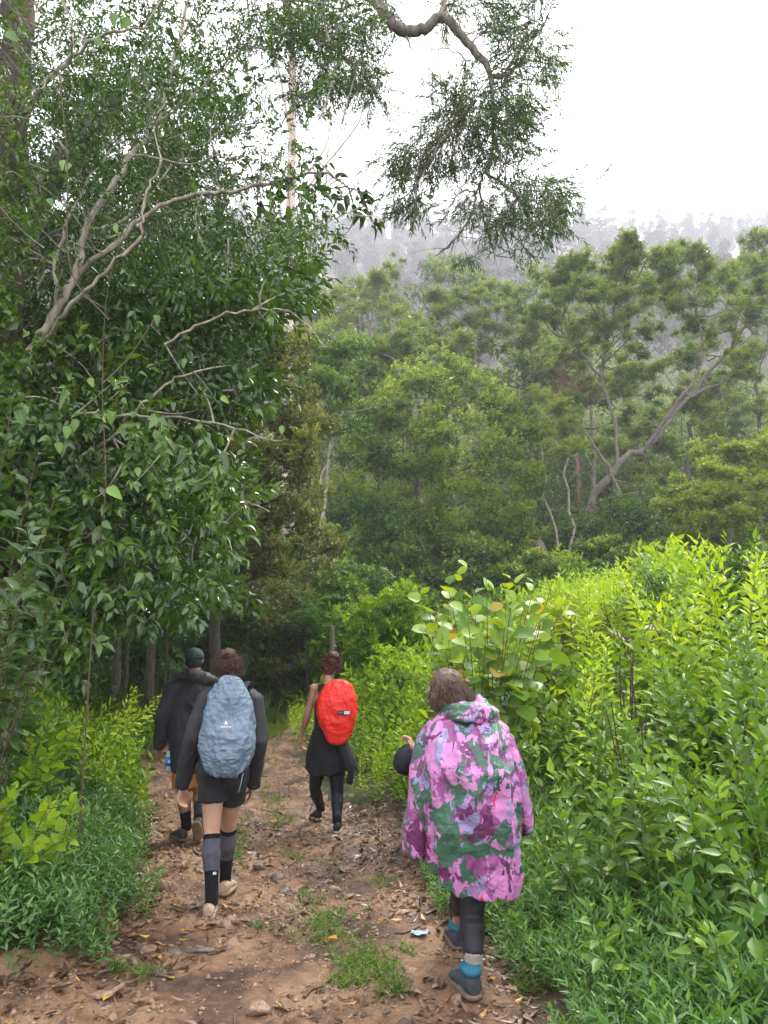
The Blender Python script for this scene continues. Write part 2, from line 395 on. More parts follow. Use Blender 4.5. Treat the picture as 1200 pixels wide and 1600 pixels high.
def g(x, y):
    x = np.asarray(x, float); y = np.asarray(y, float)
    z = ip(y, ZB)
    xl, xr = ip(y, XL), ip(y, XR)
    near = 1 - ss(22, 32, y)
    r = np.clip(x - xr, 0, None); l = np.clip(xl - x, 0, None)
    z = z + near * (2.25 * ss(.2, 9, r) + .10 * ss(0, .6, r)) * ss(1.5, 9, y) * 1.0
    z = z + near * (1.15 * ss(.15, 3.2, l) + .12 * ss(0, .35, l)) * ss(2.5, 4.6, y)
    P = np.stack([x, y, x * 0], -1).reshape(-1, 3)
    off = (r + l).reshape(-1)
    nz = fbm(P, .35, 3, 3) * .30 * ss(0, 3, off) + fbm(P, 2.2, 2, 5) * .05
    nz = nz + fbm(P, .03, 3, 9) * 16 * ss(90, 200, P[:, 1]) - ss(0, 1, (np.abs(P[:, 0]) - 30) / 200) * 0
    return z + nz.reshape(z.shape)
def gz(x, y): return float(g(np.array([x]), np.array([y]))[0])

gx = np.concatenate([-np.geomspace(9, 480, 42)[::-1], np.linspace(-8.8, 8.8, 130), np.geomspace(9, 480, 42)])
gy = np.concatenate([np.linspace(-38, .5, 12), np.linspace(.8, 26, 190), np.geomspace(26.3, 575, 84)])
X, Y = np.meshgrid(gx, gy)
xl, xr = ip(Y, XL), ip(Y, XR)
inside = np.minimum(X - xl, xr - X)
Z = g(X, Y) - .07 * ss(.02, .25, inside) * (1 - ss(23, 26, Y))
V = np.stack([X, Y, Z], -1).reshape(-1, 3)
ny, nx = X.shape
i = (np.arange(ny - 1)[:, None] * nx + np.arange(nx - 1)[None]).reshape(-1)
F = np.stack([i, i + 1, i + nx + 1, i + nx], -1)
soil = pbr('soil', (.022, .032, .010), .9, .3, .6, 12, col2=(.07, .05, .026), vscale=1.1)
ground = mesh_np('ground', V, F, soil, smooth=True); tag(ground, kind='structure')

# ---- the dirt path: a dense sheet with its own relief
def mudmat():
    m, n, o = mat_new('wet_mud'); N = n.nodes; Lk = n.links.new
    b = N.new('ShaderNodeBsdfPrincipled'); Lk(b.outputs[0], o.inputs[0])
    tc = N.new('ShaderNodeTexCoord')
    def noise(s, d=6, r=.6):
        t = N.new('ShaderNodeTexNoise'); t.inputs['Scale'].default_value = s; t.inputs['Detail'].default_value = d; t.inputs['Roughness'].default_value = r
        Lk(tc.outputs['Object'], t.inputs['Vector']); return t.outputs[0]
    def ramp(src, els):
        r = N.new('ShaderNodeValToRGB'); e = r.color_ramp.elements
        while len(e) < len(els): e.new(.5)
        for k, (p, c) in enumerate(els): e[k].position = p; e[k].color = (*c, 1)
        Lk(src, r.inputs[0]); return r.outputs[0]
    a = ramp(noise(1.7, 7, .65), [(.32, (.042, .024, .016)), (.44, (.095, .053, .032)), (.54, (.20, .115, .062)), (.7, (.29, .185, .11))])
    c = ramp(noise(26, 5, .7), [(.3, (.45, .42, .40)), (.5, (1, 1, 1)), (.72, (1.25, 1.2, 1.15))])
    mm = N.new('ShaderNodeMix'); mm.data_type = 'RGBA'; mm.blend_type = 'MULTIPLY'; mm.inputs[0].default_value = .9; Lk(a, mm.inputs[6]); Lk(c, mm.inputs[7])
    Lk(mm.outputs[2], b.inputs['Base Color'])
    rr = ramp(noise(2.6, 3), [(.38, (.22, .22, .22)), (.62, (.6, .6, .6))]); Lk(rr, b.inputs['Roughness'])
    b.inputs['Specular IOR Level'].default_value = .4
    bm = N.new('ShaderNodeBump'); bm.inputs['Strength'].default_value = .9; bm.inputs['Distance'].default_value = .012
    Lk(noise(60, 6, .75), bm.inputs['Height']); Lk(bm.outputs[0], b.inputs['Normal'])
    return m
MUD = mudmat()
vv = np.concatenate([np.linspace(2.6, 9, 520), np.linspace(9.03, 26, 260)])
uu = np.linspace(0, 1, 210)
U, Yp = np.meshgrid(uu, vv)
wob = fbm(np.stack([Yp.ravel(), Yp.ravel() * 0, Yp.ravel() * 0], 1), .8, 3, 21).reshape(Yp.shape) * .18
xl, xr = ip(Yp, XL) - .45, ip(Yp, XR) + .50
Xp = xl + (xr - xl) * U + wob * (.5 + .5 * np.cos(U * 5))
def path_relief(x, y):
    P = np.stack([x.ravel(), y.ravel(), x.ravel() * 0], 1)
    P2 = P + np.stack([n3(P, 3, 41), n3(P, 3, 42), P[:, 0] * 0], 1) * .10
    r = fbm(P2, 1.6, 3, 31) * .035
    q = np.abs(fbm(P2, 5.0, 3, 33)); r = r + (.25 - q) * .05
    c = fbm(P2, 13, 3, 35); r = r + np.clip(c, -.1, 1) * .028
    r = r + fbm(P, 42, 2, 36) * .006
    r = r + .02 * np.sin(P2[:, 0] * 3.1 + 1.2 + .4 * np.sin(P[:, 1] * .7))
    return r.reshape(x.shape)
def pz(x, y):
    x = np.asarray(x, float); y = np.asarray(y, float)
    return g(x, y) + path_relief(x, y)
edge = np.minimum(U, 1 - U)
Zp = pz(Xp, Yp) - .09 * (1 - ss(0, .09, edge)) - .12 * ss(24, 26, Yp)
V = np.stack([Xp, Yp, Zp], -1).reshape(-1, 3); ny, nx = Xp.shape
i = (np.arange(ny - 1)[:, None] * nx + np.arange(nx - 1)[None]).reshape(-1)
path = mesh_np('dirt_path', V, np.stack([i, i + 1, i + nx + 1, i + nx], -1), MUD, smooth=True); tag(path, kind='structure')

# haze
hb = bmesh.new(); bmesh.ops.create_cube(hb, size=1)
for v in hb.verts: v.co = Vector((v.co.x * 970, v.co.y * 624 + 270, -1.6 if v.co.z < 0 else 292))
hm = bpy.data.meshes.new('haze'); hb.to_mesh(hm); hb.free()
m, n, o = mat_new('haze_air'); pv = n.nodes.new('ShaderNodeVolumePrincipled')
pv.inputs['Color'].default_value = (.80, .80, .86, 1); pv.inputs['Density'].default_value = .0012; pv.inputs['Anisotropy'].default_value = .2
n.links.new(pv.outputs[0], o.inputs['Volume']); hm.materials.append(m)
haze = link(bpy.data.objects.new('haze', hm)); tag(haze, kind='stuff')
# ------------------------------------------------------------------ trees
BARK_MID = barkmat('bark_mid', (.06, .05, .042), (.19, .165, .14), 5, 4)
def A3(v): return np.array([v[0], v[1], v[2]], float)
TUFT = 9
class Tufts:
    def __init__(s): s.q = []
    def add(s, P, A, L, t): s.q.append((P, A, np.broadcast_to(L, len(P)), np.broadcast_to(t, len(P))))
    def build(s, name, mat, tm, parent=None, loc=None):
        P, A, L, t = (np.concatenate([q[k] for q in s.q]) for k in range(4))
        tp = sprig_tmpls(6, (0, 1, 0), TUFT, 1.5, 1.0, s.wr, tm, s.droop, (30, 80), .6)
        return gn_scatter(name, mat, tp, P, frames_h(A), L, t, parent, loc)
def clump_leaves(LB, c, r, n, L, wr, tint, flat=.6, droop=.2, shell=.55, axis_out=.6):
    LB.wr = wr; LB.droop = droop; n = max(6, int(n / TUFT))
    """n leaves through a flattened lump of foliage, its outline broken by lobes"""
    u = rdir(n)
    rr = (shell + (1 - shell) * rng.random(n)) * (1 + .35 * n3(u, 2.3, int(abs(c[0] * 13 + c[2] * 7)) % 50))
    rr *= np.where(rng.random(n) < .25, rng.random(n), 1)
    p = c + u * rr[:, None] * r * np.array([1, 1, flat])
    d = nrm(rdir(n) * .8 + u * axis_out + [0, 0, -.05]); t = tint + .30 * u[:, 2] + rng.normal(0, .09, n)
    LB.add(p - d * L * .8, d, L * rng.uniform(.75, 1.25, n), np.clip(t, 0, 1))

def tree(name, label, cat, base, clumps, fork, tr, bark, leaf, nleaf, L, wr, tint=.45, group=None, lean=None, trunk2=None,
         flat=.6, droop=.2, tmpl=DIAMOND, wig=.25, extra_twigs=0, stems=None, barelimbs=0, shell=.55):
    """clumps: list of (centre, radius); limbs run from the trunk out to each clump"""
    root = empty(name, base); tag(root, label, cat, group)
    base = A3(base); tb = Tubes(); LB = Tufts()
    cen = np.array([c[0] for c in clumps]); top = np.array(fork, float)
    stems = stems or [(base, top, tr)]
    axes = []
    for (b, t, r) in stems:
        b = np.array(b, float); t = np.array(t, float)
        mid = (b + t) / 2 + rng.normal(0, wig * .6, 3) * [1, 1, 0]
        pth = bez(b - [0, 0, .4], mid, t, 9); pth[1:-1] += rng.normal(0, wig * .18, (7, 3)) * [1, 1, .2]
        tb.add(pth, np.linspace(r * 1.25, r * .62, 9), 8); axes.append((pth, r))
    nl = []
    for (c, r) in sorted(clumps, key=lambda q: -q[1]):
        c = np.array(c, float)
        # the nearest limb or trunk point lower than the clump
        best = None
        for (pth, rr) in axes:
            for k in range(2, len(pth)):
                d = rng.random() * .5 + np.linalg.norm(pth[k] - c) + 1.2 * max(0, pth[k][2] - c[2] + .3)
                if best is None or d < best[0]: best = (d, pth[k], rr * (1 - .45 * k / len(pth)))
        s = best[1]; r0 = max(.015, best[2] * .62)
        mid = (s + c) / 2 + np.array([0, 0, -.12 * np.linalg.norm(c - s)]) + rng.normal(0, wig * .5, 3)
        q = bez(s, mid, c, 7); q[1:-1] += rng.normal(0, wig * .12, (5, 3))
        tb.add(q, np.linspace(r0, r0 * .35, 7), 5); axes.append((q, r0))
        for _ in range(3 + extra_twigs):
            e = c + rdir(1)[0] * r * np.array([.8, .8, flat * .8]); tb.add(bez(q[4], (q[5] + e) / 2, e, 4), np.linspace(r0 * .35, r0 * .12, 4), 3)
    tot = sum(r * r for _, r in clumps)
    for (c, r) in clumps:
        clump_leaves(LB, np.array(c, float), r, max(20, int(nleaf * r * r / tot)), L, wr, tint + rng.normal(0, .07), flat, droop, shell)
    tb.build('trunk', bark, root, loc=base)
    cr = LB.build('crown', leaf, tmpl, root, loc=base); cr['kind'] = 'stuff'
    return root

def hemi_clumps(c, rx, rz, n, r, ry=None, low=-.4, fill=.25):
    """clump centres over a dome, some inside"""
    ry = ry or rx; o = []
    while len(o) < n:
        u = rdir(1)[0]
        if u[2] < low: continue
        k = 1 if rng.random() > fill else rng.random() ** .5
        k *= rng.uniform(.82, 1.08)
        o.append((np.array(c) + u * [rx, ry, rz] * np.array(k), r * rng.uniform(.65, 1.3)))
    return o
def P3(px, py, d): return A3(W(px, py, d))

def ground_at(px, d, z=None):
    v = W(px, 900, d); return (v[0], d, gz(v[0], d))

# 1 the rounded dense tree in the middle
D = 30; c = P3(680, 735, D)
tree('round_tree', 'dense rounded dark green tree with layered light tips in the middle of the valley', 'tree', ground_at(632, D),
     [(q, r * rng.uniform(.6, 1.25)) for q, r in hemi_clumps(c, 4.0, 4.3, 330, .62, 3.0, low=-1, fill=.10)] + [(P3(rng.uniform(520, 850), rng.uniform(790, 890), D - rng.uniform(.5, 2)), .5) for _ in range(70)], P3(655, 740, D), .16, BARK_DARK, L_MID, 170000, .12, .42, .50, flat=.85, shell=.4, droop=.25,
     stems=[(ground_at(632, D), P3(650, 700, D), .13), (ground_at(655, D + .5), P3(715, 690, D), .11), (ground_at(610, D - .3), P3(590, 730, D), .1)])
# 2 darker tree with pale thin trunks at its left
D = 26; c = P3(545, 640, D)
tree('broadleaf_tree', 'tree with thin pale crooked trunks left of the dense rounded tree', 'tree', ground_at(492, D),
     hemi_clumps(c, 1.7, 2.4, 46, .55, 2.0, low=-.8) + [(P3(520 + rng.uniform(-40, 40), 570 + rng.uniform(-50, 60), D), .5) for _ in range(14)], P3(500, 640, D), .09, BARK_PALE, L_DENSE, 26000, .13, .42, .5, flat=.5,
     stems=[(ground_at(480, D), P3(478, 640, D), .08), (ground_at(490, D), P3(520, 660, D), .07), (P3(490, 770, D), P3(545, 600, D), .05)])
# 3 olive-leaved shrubby tree that leans over the path
D = 15.5
cl = []
for (x, y, r, k) in [(390, 560, 1.0, 14), (430, 600, 1.0, 14), (420, 680, .95, 14), (440, 760, .9, 14), (470, 800, .8, 12), (380, 760, .9, 12), (330, 700, .9, 12), (440, 860, .6, 8), (360, 840, .8, 10), (300, 620, .9, 10), (400, 500, .7, 8), (460, 560, .6, 8), (480, 640, .6, 8), (470, 720, .7, 9), (490, 860, .5, 7), (410, 880, .6, 8)]:
    for _ in range(k): cl.append((P3(x, y, D + rng.uniform(-1.6, 1.6)) + rng.normal(0, .45, 3) * [r, 1, r], rng.uniform(.22, .42)))
tree('olive_tree', 'shrubby tree with small olive and tan leaves leaning over the end of the path', 'tree', ground_at(330, D + .5), cl, P3(380, 690, D), .11,
     BARK_DARK, L_OLIVE, 75000, .08, .5, .60, flat=.7, tmpl=DIAMOND, extra_twigs=2)
# 4-6 airy trees further up
AG = 'airy feathery trees on the misty slope'
def airy(label, bx, D, blobs, nleaf, r, leaf=L_AIRY, L=.2, bark=BARK_GREY, tr=.16, name='feathery_tree', per=12, tint=.45, stems=None, flat=.68, depth=2.0):
    cl = []
    for (x, y, w_, h_) in blobs:           # each blob a cluster of clumps, size in photo pixels
        m = D / 1180
        c = P3(x, y, D + rng.uniform(-depth, depth))
        for _ in range(per):
            u = rdir(1)[0] * rng.uniform(.35, 1.3); u[2] = u[2] * .8 + .15
            cl.append((c + u * [w_ * m * .5, w_ * m * .5, h_ * m * .5], r * rng.uniform(.3, 1.0)))
    b = ground_at(bx, D)
    f = P3(np.mean([q[0] for q in blobs]) * .6 + bx * .4, np.mean([q[1] for q in blobs]) + 30, D)
    return tree(name, label, 'tree', b, cl, f, tr, bark, leaf, int(nleaf * 1.25), L, .28, tint, AG, flat=flat, droop=.15, wig=.5, stems=stems, shell=.2)
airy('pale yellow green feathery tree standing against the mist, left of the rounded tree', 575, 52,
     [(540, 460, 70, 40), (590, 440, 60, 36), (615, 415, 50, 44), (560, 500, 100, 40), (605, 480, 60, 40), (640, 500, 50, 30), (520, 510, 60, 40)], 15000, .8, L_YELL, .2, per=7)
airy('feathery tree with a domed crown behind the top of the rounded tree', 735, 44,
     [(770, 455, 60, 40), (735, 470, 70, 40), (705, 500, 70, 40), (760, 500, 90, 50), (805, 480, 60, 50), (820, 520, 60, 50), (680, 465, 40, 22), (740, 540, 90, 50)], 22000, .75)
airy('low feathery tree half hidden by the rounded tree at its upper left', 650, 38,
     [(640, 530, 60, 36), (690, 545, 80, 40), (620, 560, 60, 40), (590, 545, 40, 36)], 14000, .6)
# 7 the large tree on the right with a sloping trunk
D = 33
def st(pts, r0, r1):  # polyline of photo points at distance D
    return smooth_path([P3(x, y, D + dd) for x, y, dd in pts], 4), r0, r1
limbs = [([(885, 935, 0), (900, 860, 0), (920, 800, .2), (945, 755, .4), (975, 715, .5), (1010, 700, .6), (1040, 665, .7), (1075, 620, .8), (1120, 600, 1)], .21, .07),
         ([(905, 855, 0), (935, 820, -.3), (965, 790, -.4), (955, 740, -.3), (930, 700, -.2), (905, 660, 0)], .13, .05),
         ([(1010, 700, .6), (1050, 640, 0), (1085, 590, -.3), (1100, 540, -.4), (1085, 480, -.4)], .10, .04),
         ([(965, 725, .5), (960, 660, 1), (940, 590, 1.2), (950, 520, 1.3), (965, 470, 1.3)], .09, .035),
         ([(1075, 620, .8), (1130, 560, 1.5), (1180, 520, 1.8)], .1, .04),
         ([(955, 780, -.4), (985, 770, -.8), (1010, 790, -1), (1040, 780, -1)], .08, .03),
         ([(940, 590, 1.2), (900, 540, 1.6), (870, 520, 1.8)], .07, .03)]
root = empty('leaning_tree', ground_at(885, D)); tag(root, 'tall feathery tree with a crooked sloping pale trunk forking low, on the right', 'tree', AG)
tb = Tubes(); ends = []
for pts, r0, r1 in limbs:
    q, a, b = st(pts, r0, r1); q = q + rng.normal(0, .06, q.shape); tb.add(q, np.linspace(a, b, len(q)), 8); ends.append(q)
LB = Tufts(); allp = np.concatenate([q[len(q) // 3:] for q in ends])
for (x, y, w_, h_) in [(870, 430, 60, 50), (905, 420, 40, 50), (925, 455, 70, 60), (965, 410, 60, 60), (985, 385, 36, 30), (1020, 400, 50, 40), (1000, 450, 80, 60), (1045, 440, 60, 60),
                       (1075, 400, 70, 40), (1110, 420, 60, 50), (1140, 440, 80, 60), (1090, 480, 90, 60), (950, 520, 90, 60), (1010, 530, 100, 70), (1080, 550, 100, 60), (1150, 510, 90, 70),
                       (960, 590, 100, 70), (1030, 600, 100, 70), (1100, 620, 80, 50), (880, 500, 80, 60), (920, 610, 70, 50), (1000, 660, 90, 50), (880, 560, 60, 40), (950, 690, 70, 40), (1150, 570, 80, 60), (980, 480, 80, 60), (860, 470, 60, 40),
                       (1180, 460, 60, 60), (1040, 700, 70, 40), (1010, 745, 80, 50)]:
    c = P3(x, y, D + (rng.uniform(-1.5, 2.5) if y < 540 else rng.uniform(2.0, 4.0))); m = D / 1180
    for k in range(13):
        u = rdir(1)[0] * rng.uniform(.3, 1.25); cc = c + u * [w_ * m * .55, w_ * m * .55, h_ * m * .6]
        r = rng.uniform(.2, .62); clump_leaves(LB, cc, r, int(900 * r), .16, .26, .45 + rng.normal(0, .1), .7, .15, .2)
        s = allp[np.argmin(rng.random(len(allp)) * 1.5 + np.linalg.norm(allp - cc, axis=1) + 1.5 * np.clip(allp[:, 2] - cc[2], 0, 9))]
        if k < 3: tb.add(bez(s, (s + cc) / 2 + [0, 0, -.2], cc, 6) + rng.normal(0, .05, (6, 3)), np.linspace(.045, .012, 6), 4)
tb.rough(.03, 3)
tb.build('trunk', BARK_MID, root, loc=root.location); LB.build('crown', L_AIRY, DIAMOND, root, loc=root.location)['kind'] = 'stuff'
airy('feathery tree at the right margin, its clumps rising above the leaning tree', 1150, 42,
     [(1190, 380, 60, 50), (1170, 420, 60, 50), (1200, 440, 70, 60), (1215, 500, 80, 60), (1180, 560, 90, 60), (1140, 620, 90, 60), (1190, 640, 100, 60), (1110, 660, 70, 50), (1080, 630, 80, 40)], 22000, .75,
     stems=[(ground_at(1090, 42), P3(1075, 660, 42), .16), (ground_at(1150, 42), P3(1120, 590, 42), .15), (ground_at(1200, 42), P3(1180, 600, 42), .15)], bark=BARK_DARK)
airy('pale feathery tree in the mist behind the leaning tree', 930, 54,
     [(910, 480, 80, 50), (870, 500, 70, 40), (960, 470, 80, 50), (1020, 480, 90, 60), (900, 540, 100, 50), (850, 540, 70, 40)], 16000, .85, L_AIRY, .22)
# 8 pale saplings
airy('small light green tree on two slim white stems beside the rounded tree', 868, 30,
     [(870, 640, 60, 40), (855, 670, 50, 40), (890, 665, 50, 40), (875, 700, 60, 40), (850, 620, 40, 30), (895, 700, 40, 30)], 12000, .42, L_AIRY, .14, BARK_PALE, .05, name='slim_tree', tint=.6,
     stems=[(ground_at(884, 30), P3(868, 690, 30), .06), (ground_at(878, 30), P3(846, 700, 30), .05)])
# 9 the bare brown twiggy tree
root = empty('bare_tree', ground_at(905, 36)); tag(root, 'leafless reddish brown twiggy tree between the rounded and leaning trees', 'tree')
tb = Tubes(); b = A3(ground_at(905, 36)); f = P3(895, 640, 36); tb.add(bez(b - [0, 0, .3], (b + f) / 2 + [.3, 0, 0], f, 8), np.linspace(.12, .07, 8), 6)
for _ in range(60):
    e = P3(905 + rng.normal(0, 38), 585 + rng.normal(0, 26), 36 + rng.uniform(-1.5, 1.5)); s = f + (e - f) * rng.uniform(0, .3)
    q = bez(s, (s + e) / 2 + rng.normal(0, .25, 3), e, 6); tb.add(q, np.linspace(.03, .008, 6), 3)
    for _ in range(5): e2 = q[3] + rdir(1)[0] * rng.uniform(.4, .9); tb.add(bez(q[3], (q[3] + e2) / 2 + rng.normal(0, .05, 3), e2, 3), [.01, .008, .004], 3)
tb.build('trunk', pbr('red_twig', (.20, .11, .085), .9), root, loc=b)
# 10-12 bushy masses on the right and below
tree('bushy_tree', 'yellowish green bushy tree at the right margin above the tall weeds', 'tree', ground_at(1130, 24),
     hemi_clumps(P3(1140, 775, 24), 1.9, 1.9, 70, .42, 1.7, low=-.8), P3(1135, 790, 24), .1, BARK_GREY, L_YELL, 34000, .12, .42, .42, flat=.5)
tree('bushy_tree', 'bright yellowish crown peeking over the bushy tree at far right', 'tree', ground_at(1190, 27),
     hemi_clumps(P3(1195, 740, 27), 1.7, 1.6, 40, .5, 1.7, low=-.7), P3(1190, 790, 27), .1, BARK_GREY, L_YELL, 16000, .13, .42, .5, flat=.5)
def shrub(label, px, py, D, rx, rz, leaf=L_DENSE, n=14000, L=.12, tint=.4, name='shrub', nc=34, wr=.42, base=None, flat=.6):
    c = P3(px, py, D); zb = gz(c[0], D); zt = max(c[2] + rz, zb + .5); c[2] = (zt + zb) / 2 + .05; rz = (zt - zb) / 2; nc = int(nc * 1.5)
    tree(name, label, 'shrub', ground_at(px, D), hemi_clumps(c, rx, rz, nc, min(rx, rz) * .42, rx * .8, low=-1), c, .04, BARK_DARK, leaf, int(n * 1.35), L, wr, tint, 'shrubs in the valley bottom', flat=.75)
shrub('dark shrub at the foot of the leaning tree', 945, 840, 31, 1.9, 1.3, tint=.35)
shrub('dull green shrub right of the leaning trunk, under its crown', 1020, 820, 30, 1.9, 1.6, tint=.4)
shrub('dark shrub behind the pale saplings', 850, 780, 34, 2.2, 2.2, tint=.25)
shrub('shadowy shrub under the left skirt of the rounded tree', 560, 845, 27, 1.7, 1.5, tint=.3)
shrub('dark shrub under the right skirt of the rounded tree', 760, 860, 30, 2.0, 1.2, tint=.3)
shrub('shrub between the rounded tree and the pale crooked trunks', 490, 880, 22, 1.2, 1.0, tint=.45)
shrub('olive shrub under the leaning branches, behind the woman with the blue cover', 440, 905, 19, 1.1, .9, L_OLIVE, 16000, .09, .45)
shrub('dark green shrub right of the path end, behind the red cover', 545, 925, 19.5, 1.0, .7, tint=.55)
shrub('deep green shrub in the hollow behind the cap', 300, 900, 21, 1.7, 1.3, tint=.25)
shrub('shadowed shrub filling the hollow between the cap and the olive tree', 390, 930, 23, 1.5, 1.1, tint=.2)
shrub('dark shrub on the left slope behind the large dark leaves', 190, 880, 18, 1.7, 1.4, tint=.25)
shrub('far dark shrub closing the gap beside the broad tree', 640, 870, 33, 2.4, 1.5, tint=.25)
shrub('feathery shrub above the tall weeds, right of the trunks', 1090, 860, 28, 1.6, .9, L_AIRY, tint=.4)
shrub('dark shrub low behind the bushy tree', 1160, 850, 29, 2, 1.3, tint=.3)
shrub('low dark shrub filling the hollow straight ahead of the cap', 335, 965, 19, 1.3, .8, L_HERB, 16000, .12, .15)
shrub('dark shrub in the hollow above the curly bun', 400, 975, 21, 1.2, .75, L_HERB, 14000, .12, .2)
shrub('shrub at the left end of the hollow over the ferns', 230, 955, 16.5, 1.0, .7, L_HERB, 14000, .10, .25)
shrub('green shrub at the right end of the hollow left of the auburn bun', 475, 965, 19.5, .8, .6, L_HERB, 11000, .11, .5)
shrub('light shrub behind the weathered post', 560, 975, 18.5, 1.0, .55, L_BRIGHT, 12000, .10, .2)
shrub('mid green shrub left of the big round leaved shrub', 615, 960, 15, .8, .5, L_BRIGHT, 12000, .10, .25)
shrub('dull shrub closing the foot of the rounded tree', 700, 885, 26, 2.2, 1.0, L_MID, 16000, .12, .3)
shrub('leafy shrub at the foot of the dead trunk', 840, 900, 25, 1.3, .7, L_MID, 10000, .11, .4)
shrub('leafy shrub at the foot of the leaning tree, right of its trunk', 960, 885, 26, 1.6, .8, L_MID, 12000, .12, .4)
BG = 'shrubs scattered over the right bank'
def bank_shrub(label, px, py, D, rx, leaf, L, tint, n=5200, wr=.4):
    c = P3(px, py, D); zb = gz(c[0], D); zt = c[2] + rx * .5; c[2] = max(zb + .3, (zt + zb) / 2); rz = max(.35, (zt - zb) / 2)
    tree('shrub', label, 'shrub', (c[0], D, zb), hemi_clumps(c, rx, rz, 26, rx * .38, rx, low=-1), c, .02, BARK_DARK, leaf, n, L, wr, tint, BG, flat=.8)
bank_shrub('dull dark green bush near the crest of the right bank, left of the lime weeds', 1010, 935, 11, .75, L_HERB, .08, .45)
bank_shrub('dark glossy bush at the right margin behind the tall lime weeds', 1195, 930, 9, .8, L_LEFT, .10, .35)
bank_shrub('yellow green bush on the crest right of the round leaved shrub', 900, 960, 11.5, .7, L_YELL, .08, .6)
bank_shrub('rounded mid green bush half way up the bank behind the dark stalks', 1050, 1080, 7.6, .5, L_NEARR, .075, .7)
bank_shrub('dark bush at the right margin half way down the bank', 1185, 1130, 6.6, .45, L_HERB, .07, .5)
bank_shrub('low bright bush between the red cover and the round leaved shrub', 620, 1050, 11.5, .5, L_BRIGHT, .07, .5)
bank_shrub('olive bush in the dip above the poncho shoulder', 860, 1040, 8.6, .42, L_YELL, .06, .3)
# 13 far trees filling the slope in the mist
k = 0
WORDS = ['far misty tree above the pale feathery tree', 'far misty tree above the domed crown', 'far misty tree between the domed crown and the leaning tree', 'far misty tree behind the upper clumps of the leaning tree',
         'far misty tree close under the ridge at the right margin', 'far misty tree low behind the bare twiggy tree', 'far misty tree low behind the slim white stems',
         'far misty tree filling the slope behind the rounded crown', 'far misty tree behind the crooked pale trunks', 'far misty tree beside the peeled tall trunk']
for (px, py, D, rx) in [(560, 500, 66, 4), (700, 480, 70, 4.5), (830, 500, 68, 4.5), (980, 470, 72, 5), (1150, 480, 70, 5), (905, 610, 50, 4), (820, 600, 46, 3.6), (640, 600, 46, 4), (530, 590, 44, 3.4), (470, 480, 62, 4)]:
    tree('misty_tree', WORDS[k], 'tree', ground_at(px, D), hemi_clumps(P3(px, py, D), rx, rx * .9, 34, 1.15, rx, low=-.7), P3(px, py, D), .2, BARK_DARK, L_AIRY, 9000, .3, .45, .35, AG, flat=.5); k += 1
tree('conifer', 'dark conifer with level tiers seen between the leaning trunk and the right margin', 'tree', ground_at(1120, 50),
     [(P3(1120 + rng.uniform(-1, 1) * (y - 560) * .4, y, 50 + rng.uniform(-1.5, 1.5)), .9) for y in np.repeat(np.arange(590, 760, 14), 6)], P3(1120, 590, 50), .16, BARK_DARK, L_DENSE, 20000, .22, .2, .3, flat=.28)

# 14 forest on the far ridge: a wood that reads as one mass
LB = Leaves(); tb = Tubes()
FP = []
for kx in range(1300):
    y = rng.uniform(170, 470) if kx > 520 else rng.uniform(436, 474); x = rng.uniform(-.62, .62) * y * 1.05
    z = gz(x, y); h = rng.uniform(16, 33); lean = rng.normal(0, .6)
    if kx % 2 == 0 or kx < 520: tb.add([(x, y, z - 1), (x + lean * .5, y, z + h * .5), (x + lean, y, z + h)], [.5, .36, .16], 3)
    for _ in range(7):
        f = rng.uniform(.35, 1.02); n = 18; rr = 2.9 * (1.15 - f * .5) * rng.uniform(.6, 1.2)
        c = np.array([x + lean * f, y, z + h * f]) + rng.normal(0, .9, 3) * [1, 1, .3]; FP.append((*c, rr, rng.uniform(.0, .75)))
def lump_tmpls(k, n, L, w_, flat):
    o = []
    for _ in range(k):
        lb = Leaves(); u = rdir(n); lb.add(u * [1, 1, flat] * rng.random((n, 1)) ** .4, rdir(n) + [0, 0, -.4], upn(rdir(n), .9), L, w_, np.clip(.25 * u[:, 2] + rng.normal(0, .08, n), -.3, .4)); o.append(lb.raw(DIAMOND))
    return o
FP = np.array(FP); gn_scatter('forest', L_FAR, lump_tmpls(5, 90, .50, .30, .95), FP[:, :3], frames_v(rdir(len(FP)) * .2 + [0, 0, 1]), FP[:, 3], FP[:, 4])
ft = tb.build('forest_trunks', BARK_DARK); ft.name = 'forest_stems'; tag(ft, kind='stuff')

FP = []; tb = Tubes()
for kx in range(420):
    y = 58 + 125 * rng.random() ** 1.2; x = rng.uniform(-.12, .62) * y * 1.05; z = gz(x, y); h = rng.uniform(6, 12)
    if kx % 3 == 0: tb.add([(x, y, z - 1), (x, y, z + h * .5), (x + .3, y, z + h)], [.16, .12, .05], 3)
    t0 = rng.uniform(.05, .75)
    for _ in range(9):
        c = np.array([x, y, z + h * rng.uniform(.3, 1.0)]) + rng.normal(0, 1.6, 3) * [1, 1, .4]; FP.append((*c, rng.uniform(.8, 1.9), t0 + rng.normal(0, .06)))
FP = np.array(FP); gn_scatter('slope_forest', L_AIRY, lump_tmpls(6, 110, .28, .13, .75), FP[:, :3], frames_v(rdir(len(FP)) * .2 + [0, 0, 1]), FP[:, 3], FP[:, 4])
tag(tb.build('slope_forest_stems', BARK_DARK), kind='stuff')

